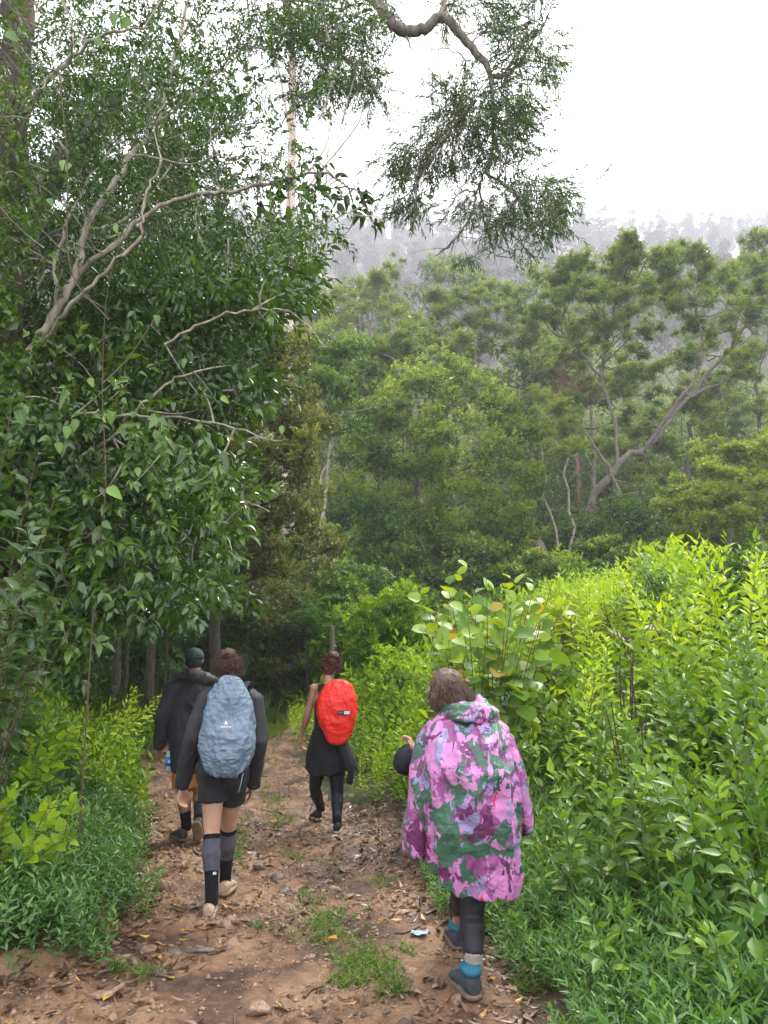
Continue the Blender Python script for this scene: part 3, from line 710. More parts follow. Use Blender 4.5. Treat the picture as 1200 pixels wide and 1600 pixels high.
# 15 tall gum tree on the left with a peeling pink trunk
D = 40
root = empty('gum_tree', ground_at(450, D)); tag(root, 'tall thin gum tree with peeling pinkish trunk against the white sky', 'tree')
tb = Tubes(); LB = Tufts()
main = smooth_path([P3(452, 1000, D), P3(450, 600, D), P3(452, 400, D), P3(456, 250, D), P3(457, 120, D), P3(452, 20, D), P3(455, -60, D)], 5)
tb.add(main, np.linspace(.34, .16, len(main)), 8)
for pts in [[(456, 230), (440, 130), (425, 60), (430, -20)], [(457, 190), (470, 110), (490, 60), (500, 0)], [(455, 340), (490, 280), (540, 220), (565, 180), (562, 130)], [(452, 400), (510, 250), (512, 180)]]:
    q = smooth_path([P3(x, y, D + rng.uniform(-1, 1)) for x, y in pts], 4); tb.add(q, np.linspace(.09, .03, len(q)), 5)
for (x, y) in [(420, 60), (440, 20), (480, 40), (500, 90), (530, 120), (545, 100), (490, 140), (430, 110), (470, 0), (400, 120), (540, 150), (510, 50), (560, 140), (440, 400), (470, 430), (420, 430)]:
    for _ in range(3): clump_leaves(LB, P3(x, y, D + rng.uniform(-1.5, 1.5)) + rng.normal(0, .5, 3), .62, 90, .17, .16, .5, .9, .7, .2)
tb.build('trunk', BARK_PINK, root, loc=root.location); LB.build('crown', L_NARROW, DIAMOND, root, loc=root.location)['kind'] = 'stuff'

# 16 dead trunk right of the rounded tree
root = empty('dead_tree', ground_at(862, 27)); tag(root, 'broken dark dead trunk leaning left beside the leaning tree', 'dead tree')
tb = Tubes(); q = smooth_path([P3(868, 935, 27), P3(858, 890, 27), P3(846, 862, 27), P3(838, 846, 27)], 5); tb.add(q, np.linspace(.33, .20, len(q)), 12); tb.rough(.10, 3)
tb.build('trunk', barkmat('bark_rot', (.035, .026, .02), (.16, .12, .10), 4, 6), root, loc=root.location)

# ------------------------------------------------------------------ the big tree on the left
base = (-4.6, 7.6, gz(-4.6, 7.6))
left = empty('broadleaf_tree', base); tag(left, 'large glossy leaved tree with pale limbs filling the upper left, overhanging the path', 'tree')
tb = Tubes()
q = smooth_path([(-4.6, 7.6, base[2] - .4), P3(8, 900, 7.4), P3(18, 700, 7.3), P3(12, 520, 7.2), P3(5, 330, 7.2), P3(22, 160, 7.3), P3(30, 20, 7.4), P3(35, -160, 7.6)], 6)
tb.add(q, np.linspace(.20, .12, len(q)), 14); tb.rough(.07, 6)
tb.build('trunk', BARK_BROWN, left, loc=base)
pale = [([(-70, 900, 6.9), (-30, 660, 6.8), (40, 560, 6.8), (82, 495, 6.8), (118, 430, 6.9), (133, 360, 7.0), (190, 268, 7.2), (236, 200, 7.4), (262, 130, 7.6), (290, 20, 7.8), (310, -60, 8)], .075, .02),
        ([(118, 432, 6.9), (175, 385, 6.8), (235, 330, 6.8), (320, 302, 6.7), (410, 290, 6.6), (490, 272, 6.5), (545, 290, 6.4), (585, 340, 6.3)], .045, .006),
        ([(60, 540, 6.8), (110, 480, 6.6), (165, 425, 6.5), (215, 370, 6.5), (225, 310, 6.5), (255, 250, 6.5)], .035, .012),
        ([(82, 495, 6.8), (90, 400, 7.0), (118, 320, 7.2), (160, 250, 7.4), (190, 210, 7.5)], .03, .01),
        ([(260, 540, 6.4), (330, 500, 6.3), (410, 482, 6.2), (470, 495, 6.1), (505, 540, 6.0)], .018, .006),
        ([(120, 720, 6.6), (170, 690, 6.5), (200, 650, 6.4), (250, 610, 6.3), (300, 580, 6.3)], .03, .010),
        ([(0, 600, 6.9), (30, 580, 6.9), (100, 560, 7.1), (180, 520, 7.3), (260, 500, 7.6)], .035, .012),
        ([(-20, 760, 6.8), (90, 740, 6.9), (220, 730, 7.0), (330, 760, 7.2), (420, 800, 7.4)], .04, .008),
        ([(-30, 700, 6.8), (100, 650, 6.6), (200, 650, 6.4), (330, 660, 6.2), (440, 690, 6.1)], .03, .006),
        ([(-40, 920, 6.9), (30, 900, 6.7), (80, 880, 6.6), (120, 850, 6.6), (200, 820, 6.6), (300, 850, 6.6)], .045, .008),
        ([(236, 200, 7.4), (300, 150, 7.6), (350, 110, 7.8), (390, 60, 8)], .022, .008),
        ([(28, 200, 7.3), (80, 120, 7.0), (150, 60, 6.8), (240, 40, 6.6)], .05, .01),
        ([(133, 360, 7.0), (200, 340, 7.4), (280, 250, 7.8), (360, 200, 8), (440, 190, 8.2)], .028, .006)]
bp = []
for pts, r0, r1 in pale:
    tb = Tubes(); q = smooth_path([P3(*p) for p in pts], 6); q += rng.normal(0, .012, q.shape); tb.add(q, np.linspace(r0 * .66, r1 * .8, len(q)), 8); tb.rough(.012, 9)
    tb.build('branch', BARK_PALE, left, loc=base); bp.append(q)
bp = np.concatenate(bp)
def xb(y): return np.interp(y, [-60, 0, 100, 180, 250, 350, 450, 550, 650, 750, 850, 930, 990, 1040], [640, 600, 590, 520, 520, 530, 490, 420, 370, 380, 370, 310, 160, 90])
LB = Leaves(); pts = []
nS = 8200
py = rng.uniform(-90, 1010, nS * 3); px = rng.uniform(-160, 640, nS * 3); dd = rng.uniform(5.8, 9.5, nS * 3); dd = np.where((py < 620) & (px < 420), np.where(px < 50, 6.0, 6.55) + (dd - 5.8) * .9, dd)
lim = xb(py) - rng.exponential(28, nS * 3) + 18 * np.sin(py / 23) + 14 * np.sin(py / 9.5 + 1)
keep = px < lim
dens = np.where(py < 330, np.interp(px, [0, 150, 330, 480, 600], [.85, .75, .55, .42, .45]), .9)
dens = np.where((py > 110) & (py < 330) & (px > 350), .24, dens)
blot = fbm(np.stack([px / 70, py / 70, dd / 1.2], 1), 1, 3, 77)
keep &= rng.random(nS * 3) < dens * (.55 + 1.1 * blot + .25)
px, py, dd = px[keep][:nS], py[keep][:nS], dd[keep][:nS]
Pp = np.array([P3(a, b, c) for a, b, c in zip(px, py, dd)])
zg = g(Pp[:, 0], Pp[:, 1]); ok = Pp[:, 2] > zg + .35; Pp, px, py, dd = Pp[ok], px[ok], py[ok], dd[ok]
# each sprig grows away from its nearest limb
idx = np.array([np.argmin(((bp - p) ** 2).sum(1)) for p in Pp]); away = Pp - bp[idx]
ax = nrm(nrm(away) + np.array([.45, 0, -.15]) + rng.normal(0, .45, away.shape))
low = py > 420
tt = np.clip(.44 + .25 * fbm(Pp, .9, 2, 88) + .12 * (dd < 6.6), 0, 1)
gn_scatter('crown', L_LEFT, sprig_tmpls(10, (0, 1, 0), 11, .38, .118, .46, OV3, .35, (45, 75), .45), Pp[low], frames_h(ax[low]), rng.uniform(.75, 1.2, low.sum()), tt[low], left, base)
LB = Leaves(); up = ~low
gn_scatter('crown', L_LEFT, sprig_tmpls(10, (0, 1, 0), 13, .36, .085, .36, LANCE, .3, (45, 75), .45), Pp[up], frames_h(ax[up]), rng.uniform(.75, 1.2, up.sum()), tt[up] - .05, left, base)
tb = Tubes()
for k in rng.choice(len(Pp), 800, replace=False):
    s = bp[idx[k]]; e = Pp[k] + ax[k] * .3
    if np.linalg.norm(e - s) > .8: s = e + nrm(s - e) * .55
    q = bez(s, (s + e) / 2 + rng.normal(0, .12, 3), e, 6); tb.add(q, np.linspace(.010, .003, 6), 4)
tb.build('twigs', BARK_PALE, left, loc=base)['kind'] = 'stuff'
# large leaves one can pick out singly
def single_leaf_meshes(name, mat, tmpl, n, tints, L=.1, wr=.5):
    ms = []
    for k in range(n):
        lb = Leaves(); lb.add(np.zeros((1, 3)), np.array([[0, 1., 0]]), np.array([[0, 0, 1.]]), L, L * wr, rng.uniform(*tints))
        ms.append(lb.build(name, mat, tmpl, linkit=False))
    return ms
def place_leaf(me, root, p, d, n, s, name='leaf'):
    d = nrm(np.asarray(d, float)); n = np.asarray(n, float); x = nrm(np.cross(d, n)); z = np.cross(x, d)
    o = bpy.data.objects.new(name, me); link(o, root)
    M = Matrix(((x[0], d[0], z[0]), (x[1], d[1], z[1]), (x[2], d[2], z[2]))).to_4x4()
    l = Vector(p) - root.location
    o.matrix_local = Matrix.Translation(l) @ M @ Matrix.Scale(s, 4)
    return o
ms = single_leaf_meshes('leaf', L_LEFTBIG, OV5, 10, (.05, .65), .14, .46) + single_leaf_meshes('leaf', L_LEFTBIG, OV5, 4, (.75, 1), .14, .5)
cand = [k for k in range(len(Pp)) if dd[k] < (6.6 if py[k] > 620 else 7.5) and px[k] > -10]
rng.shuffle(cand)
for k in cand[:240]:
    d = ax[k] + np.array([0, 0, -.5]) + rng.normal(0, .4, 3)
    place_leaf(ms[rng.integers(0, 10 if rng.random() < .8 else 14)], left, Pp[k] + [0, -.15, 0], d, upn(nrm(d)[None], .6)[0], rng.uniform(.7, 1.15))
# fruits on the dark branch that reaches into the sky
FR = pbr('dark_fruit', (.03, .025, .03), .4, col2=(.05, .045, .02), vscale=30)
bm = bmesh.new(); bmesh.ops.create_icosphere(bm, subdivisions=2, radius=.018)
for v in bm.verts:
    if v.co.z > .012: v.co.z *= 1.25
fm = bpy.data.meshes.new('fruit'); bm.to_mesh(fm); bm.free(); fm.materials.append(FR); fm.shade_smooth()
LB = Leaves(); tbf = Tubes()
fb = smooth_path([P3(x, y, d) for x, y, d in pale[1][0]], 6)
for k in range(46):
    x = rng.uniform(400, 590); y = np.interp(x, [400, 490, 545, 590], [290, 272, 300, 350]) + abs(rng.normal(0, 40)) - 25
    p = P3(x, y, 6.35 + rng.uniform(-.15, .15)); s = fb[np.argmin(((fb - p) ** 2).sum(1))]
    tbf.add(bez(s, (s + p) / 2 + rng.normal(0, .04, 3), p, 5), np.linspace(.006, .003, 5), 4)
    for _ in range(rng.integers(1, 3)):
        o = bpy.data.objects.new('fruit', fm); link(o, left); o.location = Vector(p + rng.normal(0, .022, 3)) - left.location; o.scale = [rng.uniform(.7, 1.1)] * 3
    for _ in range(2):
        d = np.array([.3, 0, -.6]) + rng.normal(0, .5, 3)
        place_leaf(ms[rng.integers(0, 10)], left, p + rng.normal(0, .03, 3), d, upn(nrm(d)[None], 1)[0], rng.uniform(.55, 1.0))
tbf.build('fruit_stalk', TWIG, left, loc=base)

# trees standing behind it
for (lab, px_, py_, D, rx, rz, tnt) in [('dark tree behind the pale limbs, upper left', 90, 330, 12.5, 1.9, 3.0, .35), ('dark tree behind the lower boughs of the overhanging tree', 60, 700, 12.5, 1.9, 2.3, .3),
                                   ('mid green tree between the overhanging tree and the olive tree', 270, 520, 14.5, 1.6, 1.9, .45), ('dark green tree deep in the left thicket', 200, 800, 14, 1.7, 1.5, .25),
                                   ('tree on the left slope with its crown against the sky', 260, 250, 17, 2.0, 2.6, .4)]:
    tree('thicket_tree', lab, 'tree', ground_at(px_ - 20, D), hemi_clumps(P3(px_, py_, D), rx, rz, 62, .5, rx, low=-.95, fill=.5), P3(px_, py_, D), .07, BARK_DARK, L_DENSE if tnt < .4 else L_LEFT,
         26000, .12, .4, tnt, 'trees of the left thicket', flat=.7)

# ------------------------------------------------------------------ the limb that hangs in from above
ob = (-5.6, 9.6, gz(-5.6, 9.6))
root = empty('narrow_leaved_tree', ob); tag(root, 'narrow leaved tree whose crooked grey limb hangs down against the white sky', 'tree')
tb = Tubes(); ds = 7.6
tb.add(smooth_path([(-5.6, 9.6, ob[2] - .4), (-5.3, 9.5, 4), (-4.6, 9.2, 7.0), (-3.4, 8.8, 8.6)], 6), np.linspace(.26, .13, 19), 10)
hang = [([(330, -180, 8.4), (470, -90, 8.0), (575, -10, 7.7), (605, 28, ds), (632, 48, ds), (665, 45, ds), (690, 26, ds), (715, 48, ds), (738, 76, ds), (762, 106, ds), (768, 130, ds), (770, 180, ds), (772, 232, ds), (758, 268, ds), (745, 300, ds), (735, 340, ds), (705, 380, ds), (680, 400, ds)], .105, .006),
        ([(742, 158, ds), (715, 190, 7.4), (690, 220, 7.2), (665, 260, 7.1), (650, 290, 7.1)], .022, .005),
        ([(770, 120, ds), (800, 110, 7.8), (830, 70, 7.9), (850, 40, 8)], .03, .006),
        ([(758, 268, ds), (790, 290, 7.4), (820, 310, 7.3), (850, 335, 7.2), (870, 340, 7.2)], .018, .004),
        ([(750, 285, ds), (752, 330, 7.7), (765, 370, 7.8), (775, 400, 7.8)], .014, .003),
        ([(690, 26, ds), (700, -20, 7.7), (730, -70, 7.8)], .04, .02), ([(632, 48, ds), (645, 84, ds)], .02, .003),
        ([(735, 95, ds), (700, 78, 7.5), (650, 76, 7.4)], .010, .003), ([(605, 28, ds), (600, -40, 7.6)], .03, .012),
        ([(745, 300, ds), (720, 300, 7.4), (695, 335, 7.4)], .012, .004),
        ([(330, -180, 8.4), (400, -60, 8.0), (440, 0, 7.7), (500, 60, 7.6), (550, 100, 7.6), (585, 140, 7.6)], .03, .005),
        ([(500, 60, 7.6), (500, 110, 7.6), (480, 155, 7.6)], .012, .004), ([(440, 0, 7.7), (520, 10, 7.6), (590, 40, 7.6)], .014, .004), ([(400, -60, 8.0), (400, 20, 7.8), (430, 90, 7.7)], .014, .004)]
hp = []
for pts, r0, r1 in hang:
    q = smooth_path([P3(*p) for p in pts], 6); q[1:-1] += rng.normal(0, .008, q[1:-1].shape); tb.add(q, np.linspace(r0, r1, len(q)) if len(pts) < 12 else np.interp(np.linspace(0, 1, len(q)), [0, .25, .5, .6, 1], [.07, .064, .040, .022, .005]), 8); hp.append(q)
hp = np.concatenate(hp)
LB = Leaves(); P_ = []
for (x, y, sx, sy, n) in [(800, 60, 38, 40, 120), (850, 100, 20, 45, 60), (790, 150, 40, 50, 110), (720, 150, 28, 30, 60), (700, 190, 40, 30, 80), (660, 240, 40, 26, 80), (630, 260, 30, 26, 50), (640, 320, 28, 20, 50), (800, 200, 28, 50, 100), (760, 250, 30, 30, 50),
                          (860, 310, 24, 26, 70), (820, 290, 30, 24, 60), (785, 340, 26, 30, 70), (845, 345, 28, 22, 50), (740, 200, 30, 40, 60), (700, 250, 26, 24, 30), (770, 0, 50, 30, 70), (830, 0, 36, 40, 50), (700, 10, 20, 24, 26), (730, 320, 24, 24, 26), (810, 390, 16, 10, 10), (730, 400, 12, 10, 7), (690, 130, 24, 20, 16),
                          (480, 40, 60, 40, 150), (550, 60, 36, 40, 100), (570, 120, 24, 26, 60), (510, 120, 34, 24, 60), (420, 60, 50, 50, 100), (595, 20, 20, 20, 30), (480, 150, 30, 20, 40), (585, 150, 16, 16, 20)]:
    n = int(n * 1.4); P_ += [P3(a, b, 7.6 + rng.normal(0, .35)) for a, b in zip(rng.normal(x, sx * .6, n), rng.normal(y, sy * .6, n))]
P_ = np.array(P_); ih = np.array([np.argmin(((hp - p) ** 2).sum(1)) for p in P_])
av = P_ - hp[ih]; axn = nrm(nrm(av) + [.1, 0, -.5] + rng.normal(0, .4, av.shape))
HT = .42 + .2 * fbm(P_, 1.5, 2, 5)
for k in range(0, len(P_), 3):
    s = hp[ih[k]]; e = P_[k] + axn[k] * .2
    if np.linalg.norm(e - s) < .7: tb.add(bez(s, (s + e) / 2 + rng.normal(0, .05, 3), e, 5), np.linspace(.006, .002, 5), 4)
for _ in range(40):   # fine bare twigs at the lower tips
    s = hp[np.argmin(((hp - P3(rng.uniform(690, 790), rng.uniform(320, 395), 7.6)) ** 2).sum(1))]; e = s + np.array([rng.normal(0, .16), rng.normal(0, .1), -rng.uniform(.05, .35)])
    tb.add(bez(s, (s + e) / 2 + rng.normal(0, .07, 3), e, 6), np.linspace(.004, .0015, 6), 3)
tb.build('trunk', BARK_GREY, root, loc=ob); gn_scatter('crown', L_NARROW, sprig_tmpls(8, (0, 1, 0), 14, .24, .072, .22, LANCE, .5, (25, 60), .8), P_, frames_h(axn, .5), rng.uniform(.75, 1.2, len(P_)), HT, root, ob)

# ------------------------------------------------------------------ ground cover
def scatter(n, x0, x1, y0, y1):
    return rng.uniform(x0, x1, n), rng.uniform(y0, y1, n)
def in_view(x, y, z, m=90):
    a = x / y * 1.0; px = 600 + 1202 * x / (y * 1.02); return (px > -m * 2) & (px < 1200 + m * 2)
def veg_carpet(name, mat, tmpl, x, y, h, K, L, wr, tint, lean=.3, droop=.15, stems=None, base=.05, phi=(50, 80), layers=1):
    z = g(x, y); m = len(x); LB = Leaves()
    A = nrm(np.stack([rng.normal(0, lean, m), rng.normal(-.08, lean, m), np.ones(m)], 1))
    h = np.broadcast_to(h, m) * rng.uniform(.6, 1.25, m)
    P = np.stack([x, y, z + base], 1); hm_ = float(np.median(h))
    gn_scatter(name, mat, sprig_tmpls(8, (0, 0, 1), K, 1.0, L / hm_, wr, tmpl, droop, phi, .4), P, frames_v(A), hm_ * (h / hm_) ** .8, tint)
    if stems:
        tb = Tubes()
        for k in range(0, m, stems[0]):
            tb.add([P[k] - A[k] * .05, P[k] + A[k] * h[k] * .5 + rng.normal(0, .01, 3), P[k] + A[k] * h[k]], [stems[1], stems[1] * .8, stems[1] * .4], 4)
        s = tb.build(name + '_stems', STEM_G); tag(s, kind='stuff')
    return P, A, h
def blades(x, y, L, wd, tint, zf, lean=.5, name='grass', mat=L_GRASS, per=7, spread=.02, tmpl=None):
    LB = Leaves(); m = len(x)
    for _ in range(per):
        P = np.stack([x + rng.normal(0, spread, m), y + rng.normal(0, spread, m), zf], 1)
        d = nrm(np.stack([rng.normal(0, lean, m), rng.normal(0, lean, m), np.ones(m)], 1))
        LB.add(P, d, nrm(np.stack([d[:, 0] * .2, -np.ones(m), d[:, 2] * 0 + .3], 1)), L * rng.uniform(.5, 1.2, m), wd, np.clip(tint + rng.normal(0, .15, m), 0, 1))
    return LB.build(name, mat, tmpl or LAN4)
# left carpet of small lance leaves, near
x, y = scatter(9000, -4.2, -1.2, 3.7, 8.2); xl = ip(y, XL); edgew = .10 * np.sin(y * 5) + .08 * np.sin(y * 13 + 1)
k = (x < xl + edgew - .02) & (rng.random(len(x)) < np.where(x < -3.3, .6, 1)) & ((y > 4.15) | (x > -2.2 + 9)) ; x, y = x[k], y[k]; print('left sprigs', len(x))
dist = np.clip(ip(y, XL) - x, 0, 1.2)
veg_carpet('groundcover', L_HERB, LANCE, x, y, .20 + .22 * dist / 1.2, 12, .082, .27, np.clip(.38 + .30 * fbm(np.stack([x, y, x * 0], 1), 1.3, 2, 61), 0, 1), lean=.32, droop=.22)
# left further
x, y = scatter(9000, -9.5, -2.0, 8.0, 22); k = (x < ip(y, XL) + .12 * np.sin(y * 4) - .02) & in_view(x, y, 0); x, y = x[k], y[k]
veg_carpet('groundcover', L_BRIGHT, DIAMOND, x, y, .38, 13, .11, .38, np.clip(.25 + .35 * fbm(np.stack([x, y, x * 0], 1), .8, 2, 62), 0, 1), lean=.35, droop=.2)
# right, near margin: small dark lance leaves
x, y = scatter(9500, .3, 3.6, 2.9, 7.5); r = x - ip(y, XR)
k = (r > .04 + .06 * np.sin(y * 7)) & (r < 1.9) & in_view(x, y, 0); x, y, r = x[k], y[k], r[k]; print('right sprigs', len(x))
veg_carpet('groundcover', L_HERB, LANCE, x, y, .14 + .22 * np.clip(r, 0, 1), 12, .085, .25, np.clip(.42 + .3 * fbm(np.stack([x, y, x * 0], 1), 1.3, 2, 63), 0, 1), lean=.34, droop=.22)
# right bank: taller broad leaves, mid distance
x, y = scatter(6500, .2, 7, 3.6, 10); r = x - ip(y, XR)
k = (r > np.where(y < 7, .75, .15)) & in_view(x, y, 0); x, y, r = x[k], y[k], r[k]
k = rng.random(len(x)) < .75; x, y, r = x[k], y[k], r[k]
hN = fbm(np.stack([x, y, x * 0], 1), 1.1, 3, 164); k = hN > -.28; x, y, r, hN = x[k], y[k], r[k], hN[k]
veg_carpet('undergrowth', L_BRIGHT, ELL3, x, y, (.30 + .50 * np.clip(r, 0, 2) / 2) * np.clip(1 + 1.5 * hN, .45, 1.9), 14, .095, .44, np.clip(.14 + .15 * (y - 4) / 6 + .3 * fbm(np.stack([x, y, x * 0], 1), 1.0, 2, 64), 0, 1), lean=.3, droop=.25, stems=(3, .004))
# right bank, further
x, y = scatter(22000, -2.6, 17, 8.5, 26); r = x - ip(y, XR)
k = (r > .1) & in_view(x, y, 0) & (rng.random(len(x)) < .8); x, y, r = x[k], y[k], r[k]
hN = fbm(np.stack([x, y, x * 0], 1), .8, 3, 165); k = hN > -.30; x, y, r, hN = x[k], y[k], r[k], hN[k]
veg_carpet('undergrowth', L_BRIGHT, DIAMOND, x, y, (.3 + .45 * np.clip(r, 0, 2) / 2) * np.clip(1 + 1.7 * hN, .4, 2.0), 14, .12, .36, np.clip(.52 + .4 * fbm(np.stack([x, y, x * 0], 1), .7, 2, 65), 0, 1), lean=.35, droop=.2)
# a second kind between them: broad dull leaves, and a third: thin grass
x, y = scatter(5000, .3, 9, 3.8, 14); r = x - ip(y, XR); k = (r > .35) & in_view(x, y, 0) & (fbm(np.stack([x, y, x * 0], 1), .9, 2, 171) > .12); x, y, r = x[k], y[k], r[k]
veg_carpet('undergrowth', L_NEARR, OV3, x, y, .4 + .4 * np.clip(r, 0, 2) / 2, 10, .13, .5, .5, lean=.35, droop=.35, stems=(4, .004))
x, y = scatter(900, .3, 9, 6, 14); r = x - ip(y, XR); k = (r > .4) & in_view(x, y, 0) & (fbm(np.stack([x, y, x * 0], 1), .9, 2, 181) > 0); x, y = x[k], y[k]
tag(blades(x, y, .75, .012, .5, g(x, y), .22, name='tall_grass', per=5, spread=.05), kind='stuff')
tb = Tubes(); x, y = scatter(420, .4, 9, 4, 15); r = x - ip(y, XR); k = (r > .5) & in_view(x, y, 0); x, y = x[k], y[k]; z = g(x, y)
for a, b, c_ in zip(x, y, z): h = rng.uniform(.5, 1.15); e = np.array([a + rng.normal(0, .16), b + rng.normal(0, .12), c_ + h]); tb.add(bez((a, b, c_), ((a + e[0]) / 2, b, c_ + h * .6), e, 5), np.linspace(.005, .002, 5), 4)
tag(tb.build('dead_stems', pbr('dead_stem', (.10, .065, .04), .9)), kind='stuff')
# dark leafy floor of the hollow on the left, behind the hikers
x, y = scatter(5200, -12, 3, 12.5, 25); l = ip(y, XL) - x; k = in_view(x, y, 0) & ((l > .5 + .5 * (y < 17)) | (y > 23)); x, y = x[k], y[k]
veg_carpet('hollow_undergrowth', L_HERB, ELL3, x, y, 1.0 * np.clip(1 + 1.2 * fbm(np.stack([x, y, x * 0], 1), .6, 2, 191), .5, 1.8), 12, .16, .38, np.clip(.36 + .5 * fbm(np.stack([x, y, x * 0], 1), .6, 2, 192), 0, 1), lean=.35, droop=.3)
# valley floor and foot of the slope
x, y = scatter(15000, -12, 22, 22, 42); k = in_view(x, y, 0); x, y = x[k], y[k]
veg_carpet('undergrowth', L_DENSE, DIAMOND, x, y, .9, 12, .22, .4, np.clip(.35 + .4 * fbm(np.stack([x, y, x * 0], 1), .5, 2, 66), 0, 1), lean=.4)
x, y = scatter(9000, -40, 60, 42, 110); k = in_view(x, y, 0); x, y = x[k], y[k]
veg_carpet('slope_undergrowth', L_AIRY, DIAMOND, x, y, 1.8, 10, .6, .4, .4, lean=.4)
# grass strip where the path bends, and little tufts on the path
x, y = scatter(9000, -4.6, -2.0, 14.5, 26); z = np.maximum(g(x, y), pz(x, y)) - .02
x, y, z = (q[rng.random(len(x)) < ss(14, 19, y)] for q in (x, y, z)) if False else (x, y, z)
tag(blades(x, y, .16, .016, .75, z, tmpl=DIAMOND, per=4, spread=.06), kind='stuff')
x, y = scatter(3000, -6.5, -2.2, 19, 27); k = (rng.random(len(x)) < .8); x, y = x[k], y[k]; z = np.maximum(g(x, y), 0)
veg_carpet('groundcover', L_BRIGHT, DIAMOND, x, y, .22, 12, .10, .4, np.clip(.6 + .4 * fbm(np.stack([x, y, x * 0], 1), .8, 2, 201), 0, 1), lean=.4)
gx_, gy_ = [], []
for (px_, py_, rx, ry, n) in [(515, 1440, 45, 22, 90), (560, 1520, 40, 30, 110), (600, 1540, 20, 25, 50), (550, 1560, 25, 20, 60), (600, 1380, 18, 8, 20), (370, 1325, 10, 26, 60), (380, 1290, 10, 20, 30), (430, 1245, 18, 16, 50), (440, 1270, 20, 10, 40), (465, 1330, 18, 6, 18),
                              (505, 1470, 30, 10, 40), (225, 1540, 14, 10, 20), (180, 1530, 20, 8, 24), (420, 1180, 14, 16, 50), (410, 1210, 10, 20, 30), (480, 1400, 18, 10, 22), (620, 1590, 30, 10, 34), (640, 1500, 14, 12, 14), (790, 1500, 22, 26, 60), (830, 1560, 26, 14, 60), (400, 1450, 14, 5, 10), (220, 1290, 8, 40, 40), (225, 1400, 8, 40, 40), (520, 1340, 14, 6, 10)]:
    for _ in range(n):
        a, b = rng.normal(px_, rx * .6), rng.normal(py_, ry * .6); v = W(a, b, 5); t = (CAMZ + .07) / (CAMZ - v[2]); gx_.append(v[0] * t); gy_.append(5 * t)
x, y = np.array(gx_), np.array(gy_)
LB = Leaves(); P = np.stack([x, y, pz(x, y) - .005], 1); A = nrm(np.stack([rng.normal(0, .4, len(x)), rng.normal(0, .4, len(x)), np.ones(len(x))], 1))
sprigs(LB, P, A, 6, .05, .045, .22, .55, .1, (50, 85)); o = LB.build('grass', L_GRASS, LANCE); tag(o, kind='stuff')
# long arching grass in the hollow and on the left bank
x, y = [], []
for (px_, D, sx, sy, n) in [(230, 15.5, 1.0, .9, 150), (170, 14.5, .8, .8, 60), (300, 17, .6, .8, 60), (530, 21, 1.5, .8, 130), (610, 22.5, 1.2, .6, 70), (470, 21.5, 1.0, .7, 60)]:
    v = W(px_, 1000, D); x += list(rng.normal(v[0], sx, n)); y += list(rng.normal(D, sy, n))
x, y = np.array(x), np.array(y)
tag(blades(x, y, .75, .035, .42, g(x, y) - .02, .38, name='tall_grass', per=9, spread=.08), kind='stuff')
# ------------------------------------------------------------------ people
def ground_hit(px, py, relief=True):
    v = np.array(W(px, py, 1.0)) - [0, 0, CAMZ]; lo, hi = 2.0, 30.0
    for _ in range(40):
        m = (lo + hi) / 2; z = float(pz(np.array([v[0] * m]), np.array([m]))[0]) if relief else gz(v[0] * m, m)
        if CAMZ + v[2] * m > z: lo = m
        else: hi = m
    return np.array([v[0] * lo, lo, CAMZ + v[2] * lo])
def loft(ps, rx, ry, xax=(1, 0, 0), sides=18, dome=.5):
    ps = np.asarray(ps, float); n = len(ps); rx = np.broadcast_to(rx, n).astype(float); ry = np.broadcast_to(ry, n).astype(float)
    t = nrm(np.gradient(ps, axis=0)); x = np.broadcast_to(np.asarray(xax, float), t.shape); x = nrm(x - (x * t).sum(1, keepdims=True) * t); y = np.cross(t, x)
    if dome > 0:
        k0 = [(-t[0] * min(rx[0], ry[0]) * dome * f, s) for f, s in ((1, .35), (.75, .72))]; k1 = [(t[-1] * min(rx[-1], ry[-1]) * dome * f, s) for f, s in ((.75, .72), (1, .35))]
        ps = np.concatenate([[ps[0] + k0[0][0], ps[0] + k0[1][0]], ps, [ps[-1] + k1[0][0], ps[-1] + k1[1][0]]])
        rx = np.concatenate([[rx[0] * .35, rx[0] * .72], rx, [rx[-1] * .72, rx[-1] * .35]]); ry = np.concatenate([[ry[0] * .35, ry[0] * .72], ry, [ry[-1] * .72, ry[-1] * .35]])
        x = np.concatenate([x[:1], x[:1], x, x[-1:], x[-1:]]); y = np.concatenate([y[:1], y[:1], y, y[-1:], y[-1:]])
    a = np.arange(sides) * 2 * math.pi / sides
    V = ps[:, None] + rx[:, None, None] * np.cos(a)[None, :, None] * x[:, None] + ry[:, None, None] * np.sin(a)[None, :, None] * y[:, None]
    m = len(ps); V = V.reshape(-1, 3)
    i = np.arange(m - 1)[:, None] * sides; j = np.arange(sides)[None]; j2 = (j + 1) % sides
    F = np.stack([i + j, i + j2, i + sides + j2, i + sides + j], -1).reshape(-1, 4)
    c0, c1 = len(V), len(V) + 1; V = np.concatenate([V, ps[:1], ps[-1:]])
    T0 = np.stack([np.full(sides, c0), (np.arange(sides) + 1) % sides, np.arange(sides)], 1)
    b = (m - 1) * sides; T1 = np.stack([np.full(sides, c1), b + np.arange(sides), b + (np.arange(sides) + 1) % sides], 1)
    return V, F, np.concatenate([T0, T1])
